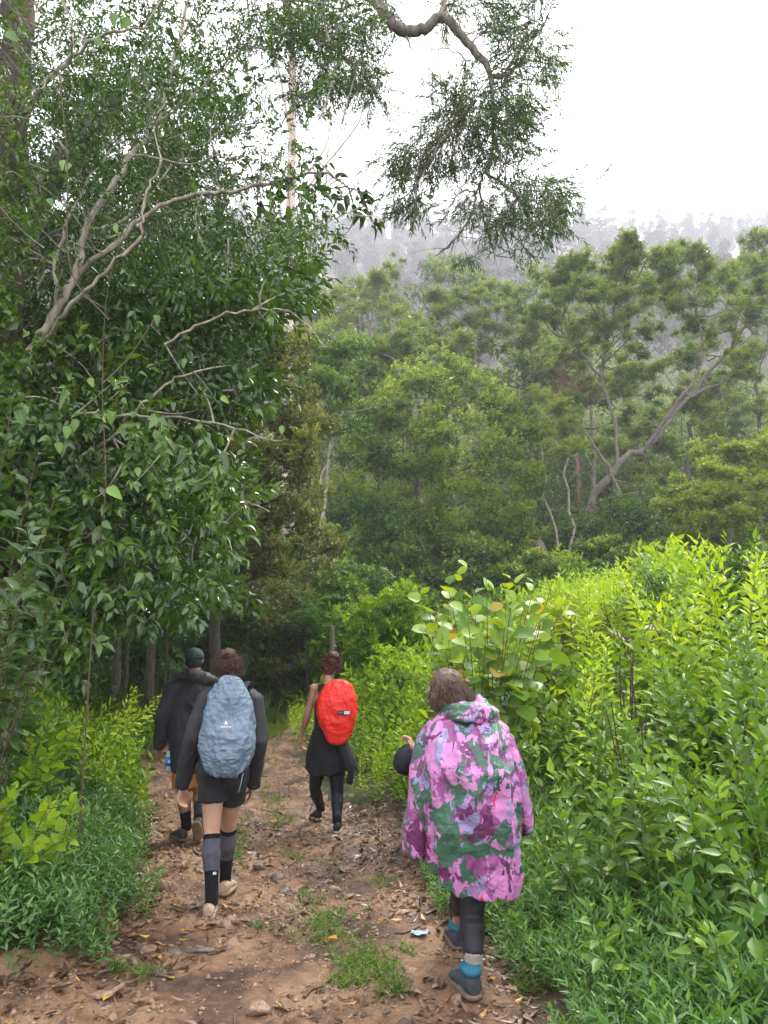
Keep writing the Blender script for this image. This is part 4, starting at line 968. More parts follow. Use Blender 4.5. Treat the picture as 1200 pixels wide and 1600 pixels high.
def ell(c, r, rot=None, seg=16):
    n = seg // 2 + 1; a = np.linspace(-math.pi / 2, math.pi / 2, n)[1:-1]
    ps = np.stack([a * 0, a * 0, np.sin(a)], 1); V, F, Tt = loft(ps * 1.0, np.cos(a), np.cos(a), sides=seg, dome=0)
    V[-2] = [0, 0, -1]; V[-1] = [0, 0, 1]
    V = V * np.asarray(r, float)
    if rot is not None: V = V @ np.array(Euler([R(q) for q in rot]).to_matrix()).T
    return V + np.asarray(c, float), F, Tt
def raw_mesh(prims):
    me = bpy.data.meshes.new('tmp'); V = []; Q = []; n = 0
    for v, f, t in prims:
        V.append(v); Q += (f + n).tolist() + (t + n).tolist(); n += len(v)
    me.from_pydata(np.concatenate(V).tolist(), [], Q); return me
def lap(V, E, it, k=.5):
    n = len(V); deg = np.bincount(E.ravel(), minlength=n)[:, None]
    for _ in range(it):
        s = np.zeros_like(V)
        for c in range(3):
            s[:, c] = np.bincount(E[:, 0], V[E[:, 1], c], n) + np.bincount(E[:, 1], V[E[:, 0], c], n)
        V = V + k * (s / np.maximum(deg, 1) - V)
    return V
def blob(name, prims, mat, parent, voxel=.012, it=3, disp=None, matfn=None, mats=None):
    """one continuous surface grown over overlapping volumes"""
    me = raw_mesh(prims); o = bpy.data.objects.new('tmp', me); COL.objects.link(o)
    md = o.modifiers.new('r', 'REMESH'); md.mode = 'VOXEL'; md.voxel_size = voxel
    dg = bpy.context.evaluated_depsgraph_get(); m2 = bpy.data.meshes.new_from_object(o.evaluated_get(dg))
    bpy.data.objects.remove(o); bpy.data.meshes.remove(me)
    n = len(m2.vertices); V = np.empty(n * 3); m2.vertices.foreach_get('co', V); V = V.reshape(-1, 3)
    E = np.empty(len(m2.edges) * 2, np.int32); m2.edges.foreach_get('vertices', E); E = E.reshape(-1, 2)
    V = lap(V, E, it)
    if disp is not None:
        m2.vertices.foreach_set('co', V.ravel()); m2.update()
        N = np.empty(n * 3, np.float32); m2.vertex_normals.foreach_get('vector', N); N = N.reshape(-1, 3)
        V = V + N * disp(V, N)[:, None]
    loc = np.array(parent.matrix_world.translation) if False else np.array(parent.location)
    V = V - loc
    m2.vertices.foreach_set('co', V.ravel().astype(np.float32)); m2.name = name; m2.update(); m2.shade_smooth()
    m2.materials.clear()
    for mm in (mats or [mat]): m2.materials.append(mm)
    if matfn is not None:
        C = np.empty(len(m2.polygons) * 3, np.float32); m2.polygons.foreach_get('center', C); C = C.reshape(-1, 3) + loc
        m2.polygons.foreach_set('material_index', matfn(C).astype(np.int32))
    ob = bpy.data.objects.new(name, m2); link(ob, parent)
    return ob
def shell(name, prims, mat, parent):
    """plain closed pieces at their own place"""
    V = []; Q = []; Tt = []; n = 0
    for v, f, t in prims: V.append(v); Q.append(f + n); Tt.append(t + n); n += len(v)
    V = np.concatenate(V) - np.array(parent.location)
    F = [np.concatenate(Q), np.concatenate(Tt)]
    me = mesh_np(name, V, F, mat, smooth=True, linkit=False); ob = bpy.data.objects.new(name, me); link(ob, parent); return ob
def under(o, part):
    """make o a sub-part; both are built relative to the same person"""
    o.parent = part; return o
def wrinkle(amp, sc, seed=0, stretch=(1, 1, 1), ridge=True):
    def f(V, N):
        P = V * np.array(stretch); P = P + np.stack([n3(P, sc * .5, seed + q) for q in (5, 6, 7)], 1) * (.6 / sc)
        a = n3(P, sc, seed); b = n3(P, sc * 2.1, seed + 1); c = n3(P, sc * 4.3, seed + 2)
        if ridge: return amp * ((.35 - np.abs(a)) * 1.2 + (.35 - np.abs(b)) * .55 + c * .15)
        return amp * (a + .5 * b + .2 * c)
    return f

def hand(wrist, d, side, nrml, s=1.0, curl=.5, spread=.2):
    """prims of a hand: wrist point, finger direction, direction towards the thumb, back-of-hand normal"""
    d, side, nrml = (nrm(np.asarray(v, float)) for v in (d, side, nrml)); w = np.asarray(wrist, float)
    pr = [loft([w - d * .03 * s, w + d * .01 * s, w + d * .045 * s, w + d * .085 * s], [.024 * s, .027 * s, .037 * s, .036 * s], [.018 * s, .017 * s, .015 * s, .012 * s], side, 14)]
    for k, (o, L) in enumerate([(.029, .070), (.010, .079), (-.010, .073), (-.029, .058)]):
        b = w + d * .08 * s + side * o * s; dd = nrm(d + side * spread * o * 14 * .4); pts = [b - d * .02 * s, b]; a = 0
        for q, f in enumerate((.45, .32, .23)):
            a += curl * (.5 + .25 * q + .05 * k); pts.append(pts[-1] + (dd * math.cos(a) - nrml * math.sin(a)) * L * f * s)
        pr.append(loft(pts, [.0095 * s, .0095 * s, .009 * s, .0082 * s, .0068 * s], [.0095 * s, .0095 * s, .009 * s, .0082 * s, .0068 * s], side, 8))
    b = w + d * .025 * s + side * .024 * s; t = nrm(d * .75 + side * .65 - nrml * .3)
    pr.append(loft([b, b + t * .035 * s, b + t * .062 * s + d * .002, b + t * .062 * s + nrm(d - nrml * curl * .6) * .028 * s], [.014 * s, .012 * s, .010 * s, .008 * s], [.014 * s, .012 * s, .010 * s, .008 * s], nrml, 8))
    return pr
def head_prims(c, fwd, up=(0, 0, 1), s=1.0):
    """skull, jaw, nose, ears, lips; fwd is where the face looks"""
    fwd = nrm(np.asarray(fwd, float)); up = np.asarray(up, float); up = nrm(up - (up @ fwd) * fwd); rt = np.cross(fwd, up)
    B = np.stack([rt, fwd, up], 1)
    def put_(pr):
        V, F, Tt = pr; return (V * s) @ B.T + np.asarray(c, float), F, Tt
    pr = [ell((0, -.012, .012), (.074, .092, .094)), ell((0, .018, -.045), (.058, .070, .066)), ell((0, .045, -.088), (.033, .034, .025)), ell((0, .02, .03), (.068, .075, .07)),
          loft([(0, .082, .018), (0, .096, -.012), (0, .106, -.030)], [.008, .010, .014], [.008, .012, .010], sides=8), ell((.013, .095, -.034), (.008, .009, .007)), ell((-.013, .095, -.034), (.008, .009, .007)),
          ell((.077, -.005, -.008), (.009, .019, .032), (0, 0, 15)), ell((-.077, -.005, -.008), (.009, .019, .032), (0, 0, -15)),
          ell((0, .085, -.056), (.024, .010, .006)), ell((0, .082, -.066), (.020, .010, .007)), ell((.03, .078, .026), (.022, .010, .007)), ell((-.03, .078, .026), (.022, .010, .007))]
    return [put_(p) for p in pr], put_
EYEM = pbr('eye_white', (.7, .68, .65), .2); LIPM = pbr('lip', (.35, .11, .09), .5); IRIS = pbr('iris', (.04, .02, .01), .2)
def face_parts(put_, root):
    for sx in (-1, 1):
        e = shell('eye', [put_(ell((sx * .031, .072, .006), (.012, .012, .009)))], EYEM, root)
        under(shell('iris', [put_(ell((sx * .031, .081, .006), (.0055, .004, .0055), seg=10))], IRIS, root), e)
    shell('mouth', [put_(ell((0, .0885, -.061), (.021, .009, .007)))], LIPM, root)
def lerp(a, b, t): return np.asarray(a, float) * (1 - t) + np.asarray(b, float) * t
def leg(hip, knee, ankle, rt=.085, rk=.054, rc=.058, ra=.036, e=0.0):
    hip, knee, ankle = (np.asarray(v, float) for v in (hip, knee, ankle)); c = lerp(knee, ankle, .32) + [0, -.012, 0]
    return [loft([hip, lerp(hip, knee, .3), lerp(hip, knee, .75), knee, lerp(knee, ankle, .14), c, lerp(knee, ankle, .68), ankle],
                 np.array([rt, rt * .97, rk * 1.15, rk, rk * .98, rc, ra * 1.12, ra]) + e, np.array([rt * 1.05, rt, rk * 1.18, rk * 1.05, rk * 1.0, rc * 1.05, ra * 1.2, ra * 1.1]) + e, sides=20)]
def arm(sh, el, wr, r0=.043, r1=.034, r2=.024, e=0.0):
    sh, el, wr = (np.asarray(v, float) for v in (sh, el, wr))
    return [loft([sh, lerp(sh, el, .4), lerp(sh, el, .9), el, lerp(el, wr, .2), lerp(el, wr, .7), wr], np.array([r0, r0 * .95, r1, r1, r1 * 1.08, r2 * 1.1, r2]) + e, np.array([r0 * 1.1, r0, r1, r1, r1 * 1.1, r2 * .95, r2 * .85]) + e, sides=16)]
def shoe(parent, heel, d, L=.27, wd=.094, hgt=.085, up_m=None, sole_m=None, ankle_h=.0, pitch=0, collar_m=None, accent=None):
    """heel point on the ground, toe direction; a shoe with its own sole, collar and laces"""
    heel = np.asarray(heel, float); d = np.asarray(d, float); d[2] = 0; d = nrm(d); d = nrm(d * math.cos(pitch) + np.array([0, 0, -1]) * math.sin(pitch))
    x = nrm(np.cross(d, [0, 0, 1])); z = np.cross(x, d); B = np.stack([x, d, z], 1); s = L / .27
    us = np.linspace(0, 1, 15); hw = np.interp(us, [0, .06, .25, .45, .68, .85, .96, 1], [.55, .78, .86, .80, 1.0, .88, .5, .2]) * wd / 2
    top = np.interp(us, [0, .12, .3, .45, .6, .8, .95, 1], [.9, 1.0, 1.0, .86, .66, .46, .30, .14]) * hgt
    sides = 18; a = np.arange(sides) * 2 * math.pi / sides; V = []
    for u, w_, h in zip(us, hw, top):
        cx = np.sign(np.cos(a)) * np.abs(np.cos(a)) ** .7 * w_; cz = .018 + h / 2 + np.sin(a) * h / 2 * 1.0
        cx = cx * np.where(np.sin(a) > 0, 1 - .35 * np.clip(np.sin(a), 0, 1) ** 2, 1)
        V.append(np.stack([cx, np.full(sides, u * L), cz], 1))
    V = np.concatenate(V); m = len(us)
    i = np.arange(m - 1)[:, None] * sides; j = np.arange(sides)[None]; j2 = (j + 1) % sides
    F = np.stack([i + j, i + j2, i + sides + j2, i + sides + j], -1).reshape(-1, 4)
    c0 = len(V); V = np.concatenate([V, [[0, 0, .05]], [[0, L, .025]]]); bq = (m - 1) * sides
    Tt = np.concatenate([np.stack([np.full(sides, c0), (np.arange(sides) + 1) % sides, np.arange(sides)], 1), np.stack([np.full(sides, c0 + 1), bq + np.arange(sides), bq + (np.arange(sides) + 1) % sides], 1)])
    tr = lambda v: v @ B.T + heel
    prs = [(tr(V), F, Tt)]
    if ankle_h:
        av, af, at_ = loft([(0, .062 * s, .05), (0, .056 * s, .09), (0, .05 * s, .09 + ankle_h)], [.040, .040, .044], [.052, .050, .052], sides=16, dome=0)
        prs.append((tr(av), af, at_))
    u = blob('shoe' if not ankle_h else 'boot', prs, up_m, parent, .006, 3, wrinkle(.003, 30, 3))
    # sole: outline swept up, with a tread
    n = 26; ang = np.linspace(0, 2 * math.pi, n, endpoint=False); yy = L * (.5 - .5 * np.cos(ang)) * 1.03 - .006
    ww = np.interp(yy / L, [-.02, .05, .25, .45, .68, .88, 1.0], [.25, .80, .93, .84, 1.07, .93, .25]) * wd / 2 * np.where(np.sin(ang) >= 0, 1, -1); ww[0] = ww[n // 2] = 0
    lay = []
    for zz, k in ((0.0, .93), (.006, 1.0), (.020, 1.03), (.027, .97)):
        toe = .012 * np.clip(yy / L - .75, 0, 1) * 4
        lay.append(np.stack([ww * k, (yy - L / 2) * k + L / 2, zz + toe * 0 + np.where(np.arange(n) % 2, .0, .002 if zz == 0 else 0)], 1))
    SV = np.concatenate(lay + [[[0, L / 2, 0.002]], [[0, L / 2, .027]]]); i = np.arange(3)[:, None] * n; j = np.arange(n)[None]; j2 = (j + 1) % n
    SF = np.stack([i + j, i + j2, i + n + j2, i + n + j], -1).reshape(-1, 4)
    ST_ = np.concatenate([np.stack([np.full(n, 4 * n), (np.arange(n) + 1) % n, np.arange(n)], 1), np.stack([np.full(n, 4 * n + 1), 3 * n + np.arange(n), 3 * n + (np.arange(n) + 1) % n], 1)])
    under(shell('sole', [(tr(SV), SF, ST_)], sole_m, parent), u)
    lac = []
    for q in range(4):
        f = .42 + .08 * q; h = .018 + np.interp(f, us, top) + .002; lac.append(loft(tr(np.array([(-.024, f * L, h - .006), (0, f * L + .004, h + .003), (.024, f * L, h - .006)])), .0028, .0028, (0, 0, 1), 6, dome=0))
    under(shell('laces', lac, accent or sole_m, parent), u)
    if collar_m:
        cv = loft([(0, .056 * s, .075 + ankle_h), (0, .052 * s, .102 + ankle_h)], [.050, .047], [.059, .055], sides=18, dome=0)
        under(shell('collar', [(tr(cv[0]), cv[1], cv[2])], collar_m, parent), u)
    return u
def strands(name, root_pts, dirs, L, mat, parent, r=.0012, curl=.03, n=7):
    tb = Tubes()
    for p, d in zip(root_pts, dirs):
        pts = [np.asarray(p, float)]; dd = nrm(np.asarray(d, float))
        for q in range(n): dd = nrm(dd + rng.normal(0, curl * 12, 3) + [0, 0, -.12]); pts.append(pts[-1] + dd * L / n)
        tb.add(pts, np.linspace(r, r * .4, n + 1), 3)
    V = np.concatenate(tb.V) - np.array(parent.location); me = mesh_np(name, V, np.concatenate(tb.F), mat, linkit=False, smooth=True)
    return link(bpy.data.objects.new(name, me), parent)
def hairmat(name, c1, c2):
    m, n, o = mat_new(name); b = n.nodes.new('ShaderNodeBsdfPrincipled'); n.links.new(b.outputs[0], o.inputs[0])
    tc = n.nodes.new('ShaderNodeTexCoord'); wv = n.nodes.new('ShaderNodeTexNoise'); wv.inputs['Scale'].default_value = 26; wv.inputs['Detail'].default_value = 6; wv.inputs['Distortion'].default_value = 2.2
    mp = n.nodes.new('ShaderNodeMapping'); mp.inputs['Scale'].default_value = (2.4, 2.4, .6); n.links.new(tc.outputs['Object'], mp.inputs[0]); n.links.new(mp.outputs[0], wv.inputs['Vector'])
    r = n.nodes.new('ShaderNodeValToRGB'); r.color_ramp.elements[0].position = .35; r.color_ramp.elements[1].position = .65
    r.color_ramp.elements[0].color = (*c1, 1); r.color_ramp.elements[1].color = (*c2, 1); n.links.new(wv.outputs[0], r.inputs[0]); n.links.new(r.outputs[0], b.inputs['Base Color'])
    bm = n.nodes.new('ShaderNodeBump'); bm.inputs['Strength'].default_value = 1; bm.inputs['Distance'].default_value = .01; n.links.new(wv.outputs[0], bm.inputs['Height']); n.links.new(bm.outputs[0], b.inputs['Normal'])
    b.inputs['Roughness'].default_value = .5; return m
def skinmat(name, c):
    m = pbr(name, c, .5, .4, .25, 90, col2=tuple(q * .82 for q in c), vscale=9); b = [q for q in m.node_tree.nodes if q.type == 'BSDF_PRINCIPLED'][0]
    b.inputs['Subsurface Weight'].default_value = .12; b.inputs['Subsurface Radius'].default_value = (.01, .004, .002); return m

SK_A = skinmat('skin_fair', (.52, .30, .21)); SK_B = skinmat('skin_brown', (.22, .105, .065)); SK_C = skinmat('skin_tan', (.42, .23, .155)); SK_D = skinmat('skin_light', (.50, .30, .23))
H_A = hairmat('hair_brown', (.02, .01, .007), (.09, .04, .025)); H_C = hairmat('hair_auburn', (.03, .010, .007), (.14, .045, .028)); H_B = hairmat('hair_black', (.008, .007, .006), (.03, .025, .02)); H_D = hairmat('hair_chestnut', (.035, .02, .013), (.16, .09, .06))
BLK = pbr('black_cloth', (.010, .011, .016), .75, .3, .5, 260, col2=(.016, .017, .023), vscale=7, sheen=.3)
NAVY = pbr('black_jacket', (.012, .012, .019), .62, .4, .3, 120, col2=(.020, .020, .028), vscale=5, sheen=.2)
CHAR = pbr('charcoal_jacket', (.015, .015, .020), .6, .4, .3, 120, col2=(.027, .027, .033), vscale=5, sheen=.2)
LEGG = pbr('black_leggings', (.011, .012, .017), .6, .35, .2, 400)
SOCKG = pbr('grey_knit', (.085, .088, .11), .9, .2, .8, 420, col2=(.11, .113, .14), vscale=30); SOCKK = pbr('black_knit', (.010, .011, .016), .9, .2, .8, 420)
WHT = pbr('white_print', (.8, .8, .8), .5)
ORNG = pbr('rust_orange_cloth', (.42, .17, .035), .8, .3, .5, 200, col2=(.32, .12, .025), vscale=6)

# -------- woman with the blue-grey pack cover
fl = ground_hit(327, 1437); fr = ground_hit(349, 1399)
DA = fl[1] + .18
root = empty('person', (fl[0] + .05, DA, (fl[2] + fr[2]) / 2)); tag(root, 'woman with curly brown bun in black jacket, black shorts and grey knee socks', 'person'); pA = root
def J(px, py, dd=0.0): return P3(px, py, DA + dd)
hc = J(360, 1046, .06)
kL, aL = J(331, 1299, -.02), np.array([fl[0], fl[1] + .045, fl[2] + .115])
kR, aR = J(357, 1290, .26), np.array([fr[0], fr[1] + .05, fr[2] + .11])
hipL, hipR = J(333, 1208, .03), J(366, 1208, .05)
shL, shR, elL, elR, wrL, wrR = J(324, 1092, .02), J(397, 1092, .04), J(301, 1155, -.02), J(404, 1158, .02), J(284, 1229, .05), J(396, 1227, .16)
hp_, put_ = head_prims(hc, (.05, 1, -.12))
body = hp_ + [loft([J(361, 1082, .03), J(361, 1066, .05), hc + [0, 0, -.05]], [.062, .048, .05], [.055, .05, .055]),
              loft([J(350, 1212, .03), J(350, 1180, .02), J(353, 1150, .03), J(358, 1110, .03), J(361, 1086, .03)], [.140, .14, .12, .145, .10], [.080, .08, .085, .095, .07])]
body += leg(hipL, kL, aL) + leg(hipR, kR, aR) + arm(shL, elL, wrL) + arm(shR, elR, wrR)
body += hand(wrL, (-.02, .1, -1), (.5, 1, 0), (-1, .4, 0), curl=.45) + hand(wrR, (-.25, .25, -1), (-.4, 1, 0), (1, .3, 0), curl=.5, s=1.0)
blob('body', body, SK_A, root, .0062, 3); face_parts(put_, root)
hr = [ell(hc + [0, -.022, .022], (.088, .092, .094)), ell(hc + [0, -.05, -.045], (.072, .05, .055)), ell(hc + [-.012, -.05, .10], (.058, .055, .048)), ell(hc + [.03, -.06, .05], (.05, .04, .05)), ell(hc + [-.04, -.05, .04], (.05, .05, .05)), ell(hc + [.01, -.05, -.09], (.05, .03, .035))]
hA = blob('hair', hr, H_A, root, .006, 1, wrinkle(.013, 26, 4))
rp = hc + rdir(800) * [.085, .085, .09] + [0, -.03, .02]; k = rp[:, 1] < hc[1] + .04
under(strands('loose_strand', rp[k], (rp - hc)[k] + [0, -.02, .03], .05, H_A, root, .0017), hA)
jk = [loft([J(350, 1196, .02), J(350, 1165, .02), J(356, 1120, .02), J(360, 1095, .03), J(361, 1080, .03)], [.165, .165, .18, .175, .08], [.12, .115, .12, .10, .075], sides=24, dome=.1)]
jk += [loft([J(335, 1086, .03), shL, elL, lerp(elL, wrL, .5), lerp(elL, wrL, .98)], [.06, .072, .066, .062, .050], [.06, .07, .062, .058, .046], dome=.15), loft([J(386, 1086, .03), shR, elR, lerp(elR, wrR, .5), lerp(elR, wrR, .97)], [.06, .072, .064, .058, .048], [.06, .07, .06, .056, .045], dome=.15)]
ja = blob('jacket', jk, CHAR, root, .010, 3, wrinkle(.008, 13, 12, (1.5, 1.5, .55)))
for el_, wr_ in ((elL, wrL), (elR, wrR)): under(shell('cuff', [loft([lerp(el_, wr_, .93), lerp(el_, wr_, 1.02)], [.051, .047], [.047, .044], dome=.1)], NAVY, root), ja)
sh = [loft([J(350, 1168, .02), J(350, 1190, -.0), J(350, 1205, .0)], [.158, .168, .176], [.12, .14, .14], dome=.2), loft([hipL + [0, 0, .03], lerp(hipL, kL, .50)], [.094, .100], [.10, .102], dome=.05, sides=24), loft([hipR + [0, 0, .03], lerp(hipR, kR, .50)], [.092, .098], [.098, .10], dome=.05, sides=24)]
sh += [ell(hipL + [0, -.015, -.01], (.108, .118, .12)), ell(hipR + [0, -.015, -.01], (.106, .116, .12))]
so_ = blob('shorts', sh, BLK, root, .009, 3, wrinkle(.007, 12, 22, (1, 1, .6)))
under(shell('zip_piping', [loft([J(380, 1208, -.105), J(376, 1226, -.10), J(373, 1238, -.098)], .0025, .0025, (1, 0, 0), 6, dome=0)], pbr('reflective', (.5, .5, .5), .3), root), so_)
def sock_fn(kn, an):
    def f(C):
        t = ((C - kn) @ (an - kn)) / ((an - kn) @ (an - kn)); side = (C[:, 0] - lerp(kn, an, .5)[0])
        return np.where((t < .12) | (t > .60 + .9 * np.clip(-side - .035, 0, .02) * -8), 1, 0)
    return f
for kn, an in ((kL, aL), (kR, aR)):
    c = lerp(kn, an, .34) + [0, -.012, 0]
    blob('sock', [loft([lerp(kn, an, .04), lerp(kn, an, .16), c, lerp(kn, an, .66), an, an + [0, .01, -.04]], [.057, .0575, .0635, .046, .041, .043], [.060, .062, .067, .05, .044, .05], dome=.02, sides=24)], None, root, .0065, 2, matfn=sock_fn(kn, an), mats=[SOCKG, SOCKK])
# small triangular print on the sock
pm = lerp(kL, aL, .60); lg = []
tv = np.array([(-.012, 0, -.009), (.006, 0, -.009), (.004, 0, .009), (-.003, 0, .007), (.009, 0, -.009), (.016, 0, -.009), (.014, 0, .008), (.009, 0, .008)]) + pm + [.026, -.050, 0]
mesh_np('sock_print', tv, [np.array([[0, 1, 2, 3], [4, 5, 6, 7]])], WHT, root)
SHO = pbr('beige_shoe', (.40, .31, .23), .8, .3, .4, 90, col2=(.30, .21, .15), vscale=14); SOL = pbr('pale_sole', (.36, .30, .24), .8, .3, .4, 60, col2=(.22, .14, .09), vscale=20)
shoe(root, fl + [0, -.045, .002], (-.14, 1, 0), .25, .092, .078, SHO, SOL, accent=WHT); shoe(root, fr + [0, -.04, .002], (.12, 1, 0), .25, .092, .078, SHO, SOL, accent=WHT)
# the pack under its rain cover
def pack(name, label, loc, hw, hh, dp, mat, profile, amp, sc, seed, tilt=0, ex=2.6, nu=200, nv=170):
    pr = empty(name, loc); tag(pr, label, 'backpack')
    u = np.linspace(0, 2 * math.pi, nu, endpoint=False); v = np.linspace(-math.pi / 2, math.pi / 2, nv)[1:-1]
    Uu, Vv = np.meshgrid(u, v); sgn = lambda c, e: np.sign(c) * np.abs(c) ** e
    zz = sgn(np.sin(Vv), .72); rad = sgn(np.cos(Vv), .62) * np.interp(zz, *profile)
    x = hw * rad * sgn(np.cos(Uu), .8); y = dp * rad * sgn(np.sin(Uu), .75); z = hh * zz
    Pp_ = np.stack([x, y, z], -1).reshape(-1, 3); Nn = nrm(Pp_ / np.array([hw, dp, hh]) ** 2)
    Q = Pp_ * [1, 1, .8] + np.stack([n3(Pp_, sc * .45, seed + q) for q in (1, 2, 3)], 1) * .5 / sc
    sh_ = lambda v: .45 - np.abs(v) ** .78
    d = sh_(n3(Q, sc, seed)) + .6 * sh_(n3(Q * [1.3, 1.3, .7], sc * 2.2, seed + 4)) + .35 * sh_(n3(Q * [.8, .8, 1.5], sc * 4.6, seed + 5)) + .12 * n3(Q, sc * 10, seed + 6)
    Pp_ = Pp_ + Nn * (d * amp)[:, None] + Nn * (n3(Pp_, 7, seed + 9) * amp * .8)[:, None]
    c = Pp_[Pp_[:, 1] < 0]
    a = R(tilt); Pp_ = np.stack([Pp_[:, 0], Pp_[:, 1] * math.cos(a) - Pp_[:, 2] * math.sin(a), Pp_[:, 1] * math.sin(a) + Pp_[:, 2] * math.cos(a)], 1)
    m_ = len(v); i = np.arange(m_ - 1)[:, None] * nu; j = np.arange(nu)[None]; j2 = (j + 1) % nu
    F = np.stack([i + j, i + j2, i + nu + j2, i + nu + j], -1).reshape(-1, 4)
    V = np.concatenate([Pp_, [Pp_[:nu].mean(0)], [Pp_[-nu:].mean(0)]]); k0 = len(Pp_); b = (m_ - 1) * nu
    Tt = np.concatenate([np.stack([np.full(nu, k0), (np.arange(nu) + 1) % nu, np.arange(nu)], 1), np.stack([np.full(nu, k0 + 1), b + np.arange(nu), b + (np.arange(nu) + 1) % nu], 1)])
    me = mesh_np('rain_cover', V, [F, Tt], mat, linkit=False, smooth=True); o = link(bpy.data.objects.new('rain_cover', me), pr)
    el = [np.array([math.cos(t_) * hw * .93 * np.interp(math.sin(t_), *profile), dp * .55 + .008 * math.sin(9 * t_), hh * .96 * math.sin(t_)]) for t_ in np.linspace(0, 2 * math.pi, 60)]
    Ve, Fe, Te = loft(el, .011, .016, (0, 1, 0), 8, dome=0); Ve = Ve + np.stack([n3(Ve, 30, seed + q) for q in (1, 2, 3)], 1) * .006
    e_ = link(bpy.data.objects.new('elastic_edge', mesh_np('elastic_edge', Ve, [Fe, Te], mat, linkit=False, smooth=True)), o)
    return pr, o
COVB = pbr('blue_grey_cover', (.115, .17, .235), .45, .5, .5, 60, col2=(.15, .21, .28), vscale=5)
cA = P3(357, 1134, DA - .235)
pr, cover = pack('backpack', 'large backpack under a crinkled blue-grey rain cover on the back of the woman in shorts', cA, .167, .315, .125, COVB, ([-1, -.6, 0, .5, 1], [.94, 1.02, 1.0, .88, .72]), .026, 10, 3, tilt=-4)
for s_ in (-1, 1):
    q = smooth_path([np.array([s_ * .07, .10, .22]), np.array([s_ * .085, .22, .27]), np.array([s_ * .10, .34, .16]), np.array([s_ * .13, .28, -.06]), np.array([s_ * .12, .12, -.18])], 5)
    V, F, Tt = loft(q, .022, .008, (1, 0, 0), 8, dome=0); me = mesh_np('shoulder_strap', V, [F, Tt], BLK, linkit=False); link(bpy.data.objects.new('shoulder_strap', me), pr)
lv = [(-.014, .02), (0, .044), (.014, .02)]; V = [(x, 0, z) for x, z in lv]; F3 = [[0, 1, 2]]; n0 = 3; Q4 = []
for q in range(7):
    x0 = -.034 + q * .0100; V += [(x0, 0, 0), (x0 + .0065, 0, 0), (x0 + .0065, 0, .008), (x0, 0, .008)]; Q4.append([n0, n0 + 1, n0 + 2, n0 + 3]); n0 += 4
V = np.array(V) + [.012, -.146, .005]; me = mesh_np('cover_print', V, [np.array(F3), np.array(Q4)], WHT, linkit=False); link(bpy.data.objects.new('cover_print', me), pr)

# -------- man with the green cap
fB = ground_hit(283, 1314); DB = fB[1] + .12
root = empty('person', (fB[0], DB, fB[2])); tag(root, 'man in a dark green cap, black hooded jacket and rust orange shorts', 'person'); pB = root
def J(px, py, dd=0.0): return P3(px, py, DB + dd)
hc = J(304, 1032, .05)
kL, aL = J(287, 1238, .0), np.array([fB[0] + .03, fB[1] + .05, fB[2] + .12]); kR, aR = J(312, 1236, .16), J(311, 1276, -.22)
hipL, hipR = J(290, 1178, .03), J(316, 1178, .03)
shL, shR, elL, elR, wrL, wrR = J(273, 1072), J(338, 1072, .02), J(256, 1122, .0), J(344, 1120, .05), J(248, 1170, .06), J(342, 1160, .24)
hp_, put_ = head_prims(hc, (-.05, 1, -.1), s=1.04)
body = hp_ + [loft([J(304, 1062, .02), J(304, 1048, .03), hc + [0, 0, -.05]], [.07, .058, .06], [.065, .06, .062]), loft([J(303, 1186, .02), J(303, 1150, .02), J(303, 1100, .02), J(304, 1066, .02)], [.15, .14, .17, .12], [.11, .10, .12, .09])]
body += leg(hipL, kL, aL, .088, .058, .062, .04) + leg(hipR, kR, aR, .088, .058, .062, .04) + arm(shL, elL, wrL, .05, .04, .028) + arm(shR, elR, wrR, .05, .04, .028)
body += hand(wrL, (.25, .35, -1), (.3, 1, .2), (-1, .2, 0), s=1.08, curl=.4) + hand(wrR, (0, 1, -.1), (-.3, .1, 1), (1, 0, 0), s=1.08, curl=.9)
blob('body', body, SK_B, root, .0068, 3); face_parts(put_, root)
blob('hair', [ell(hc + [0, -.02, -.012], (.083, .088, .072)), ell(hc + [0, -.06, -.04], (.06, .035, .035))], H_B, root, .007, 2, wrinkle(.003, 60, 4))
CAPG = pbr('dark_green_cap', (.014, .040, .032), .7, .35, .3, 200); cp = blob('cap', [ell(hc + [0, -.012, .045], (.092, .102, .078)), loft([hc + [0, -.02, .02], hc + [0, -.02, .06]], [.090, .090], [.100, .098], dome=.2)], CAPG, root, .008, 2, wrinkle(.003, 14, 9))
under(shell('brim', [loft([hc + [0, .06, .035], hc + [0, .115, .03], hc + [0, .16, .018]], [.078, .07, .04], [.006, .006, .005], (1, 0, 0), 16)], CAPG, root), cp)
under(shell('strap', [loft([hc + [-.05, -.103, .002], hc + [0, -.118, .000], hc + [.05, -.103, .002]], [.003] * 3, [.009] * 3, (0, 1, 0), 8, dome=0)], BLK, root), cp)
jk = [loft([J(302, 1204, .02), J(300, 1180, .02), J(298, 1130, .02), J(304, 1080, .02), J(304, 1060, .02)], [.20, .205, .205, .215, .09], [.15, .15, .15, .14, .10], sides=24, dome=.08),
      loft([J(290, 1066, .02), shL, elL, lerp(elL, wrL, .5), lerp(elL, wrL, .96)], [.08, .09, .084, .07, .056], [.08, .085, .078, .066, .052], dome=.15), loft([J(322, 1066, .02), shR, elR, lerp(elR, wrR, .5), lerp(elR, wrR, .95)], [.08, .09, .08, .068, .05], [.08, .085, .075, .066, .05], dome=.15)]
ja = blob('jacket', jk, NAVY, root, .012, 3, wrinkle(.009, 11, 32, (1.5, 1.5, .55)))
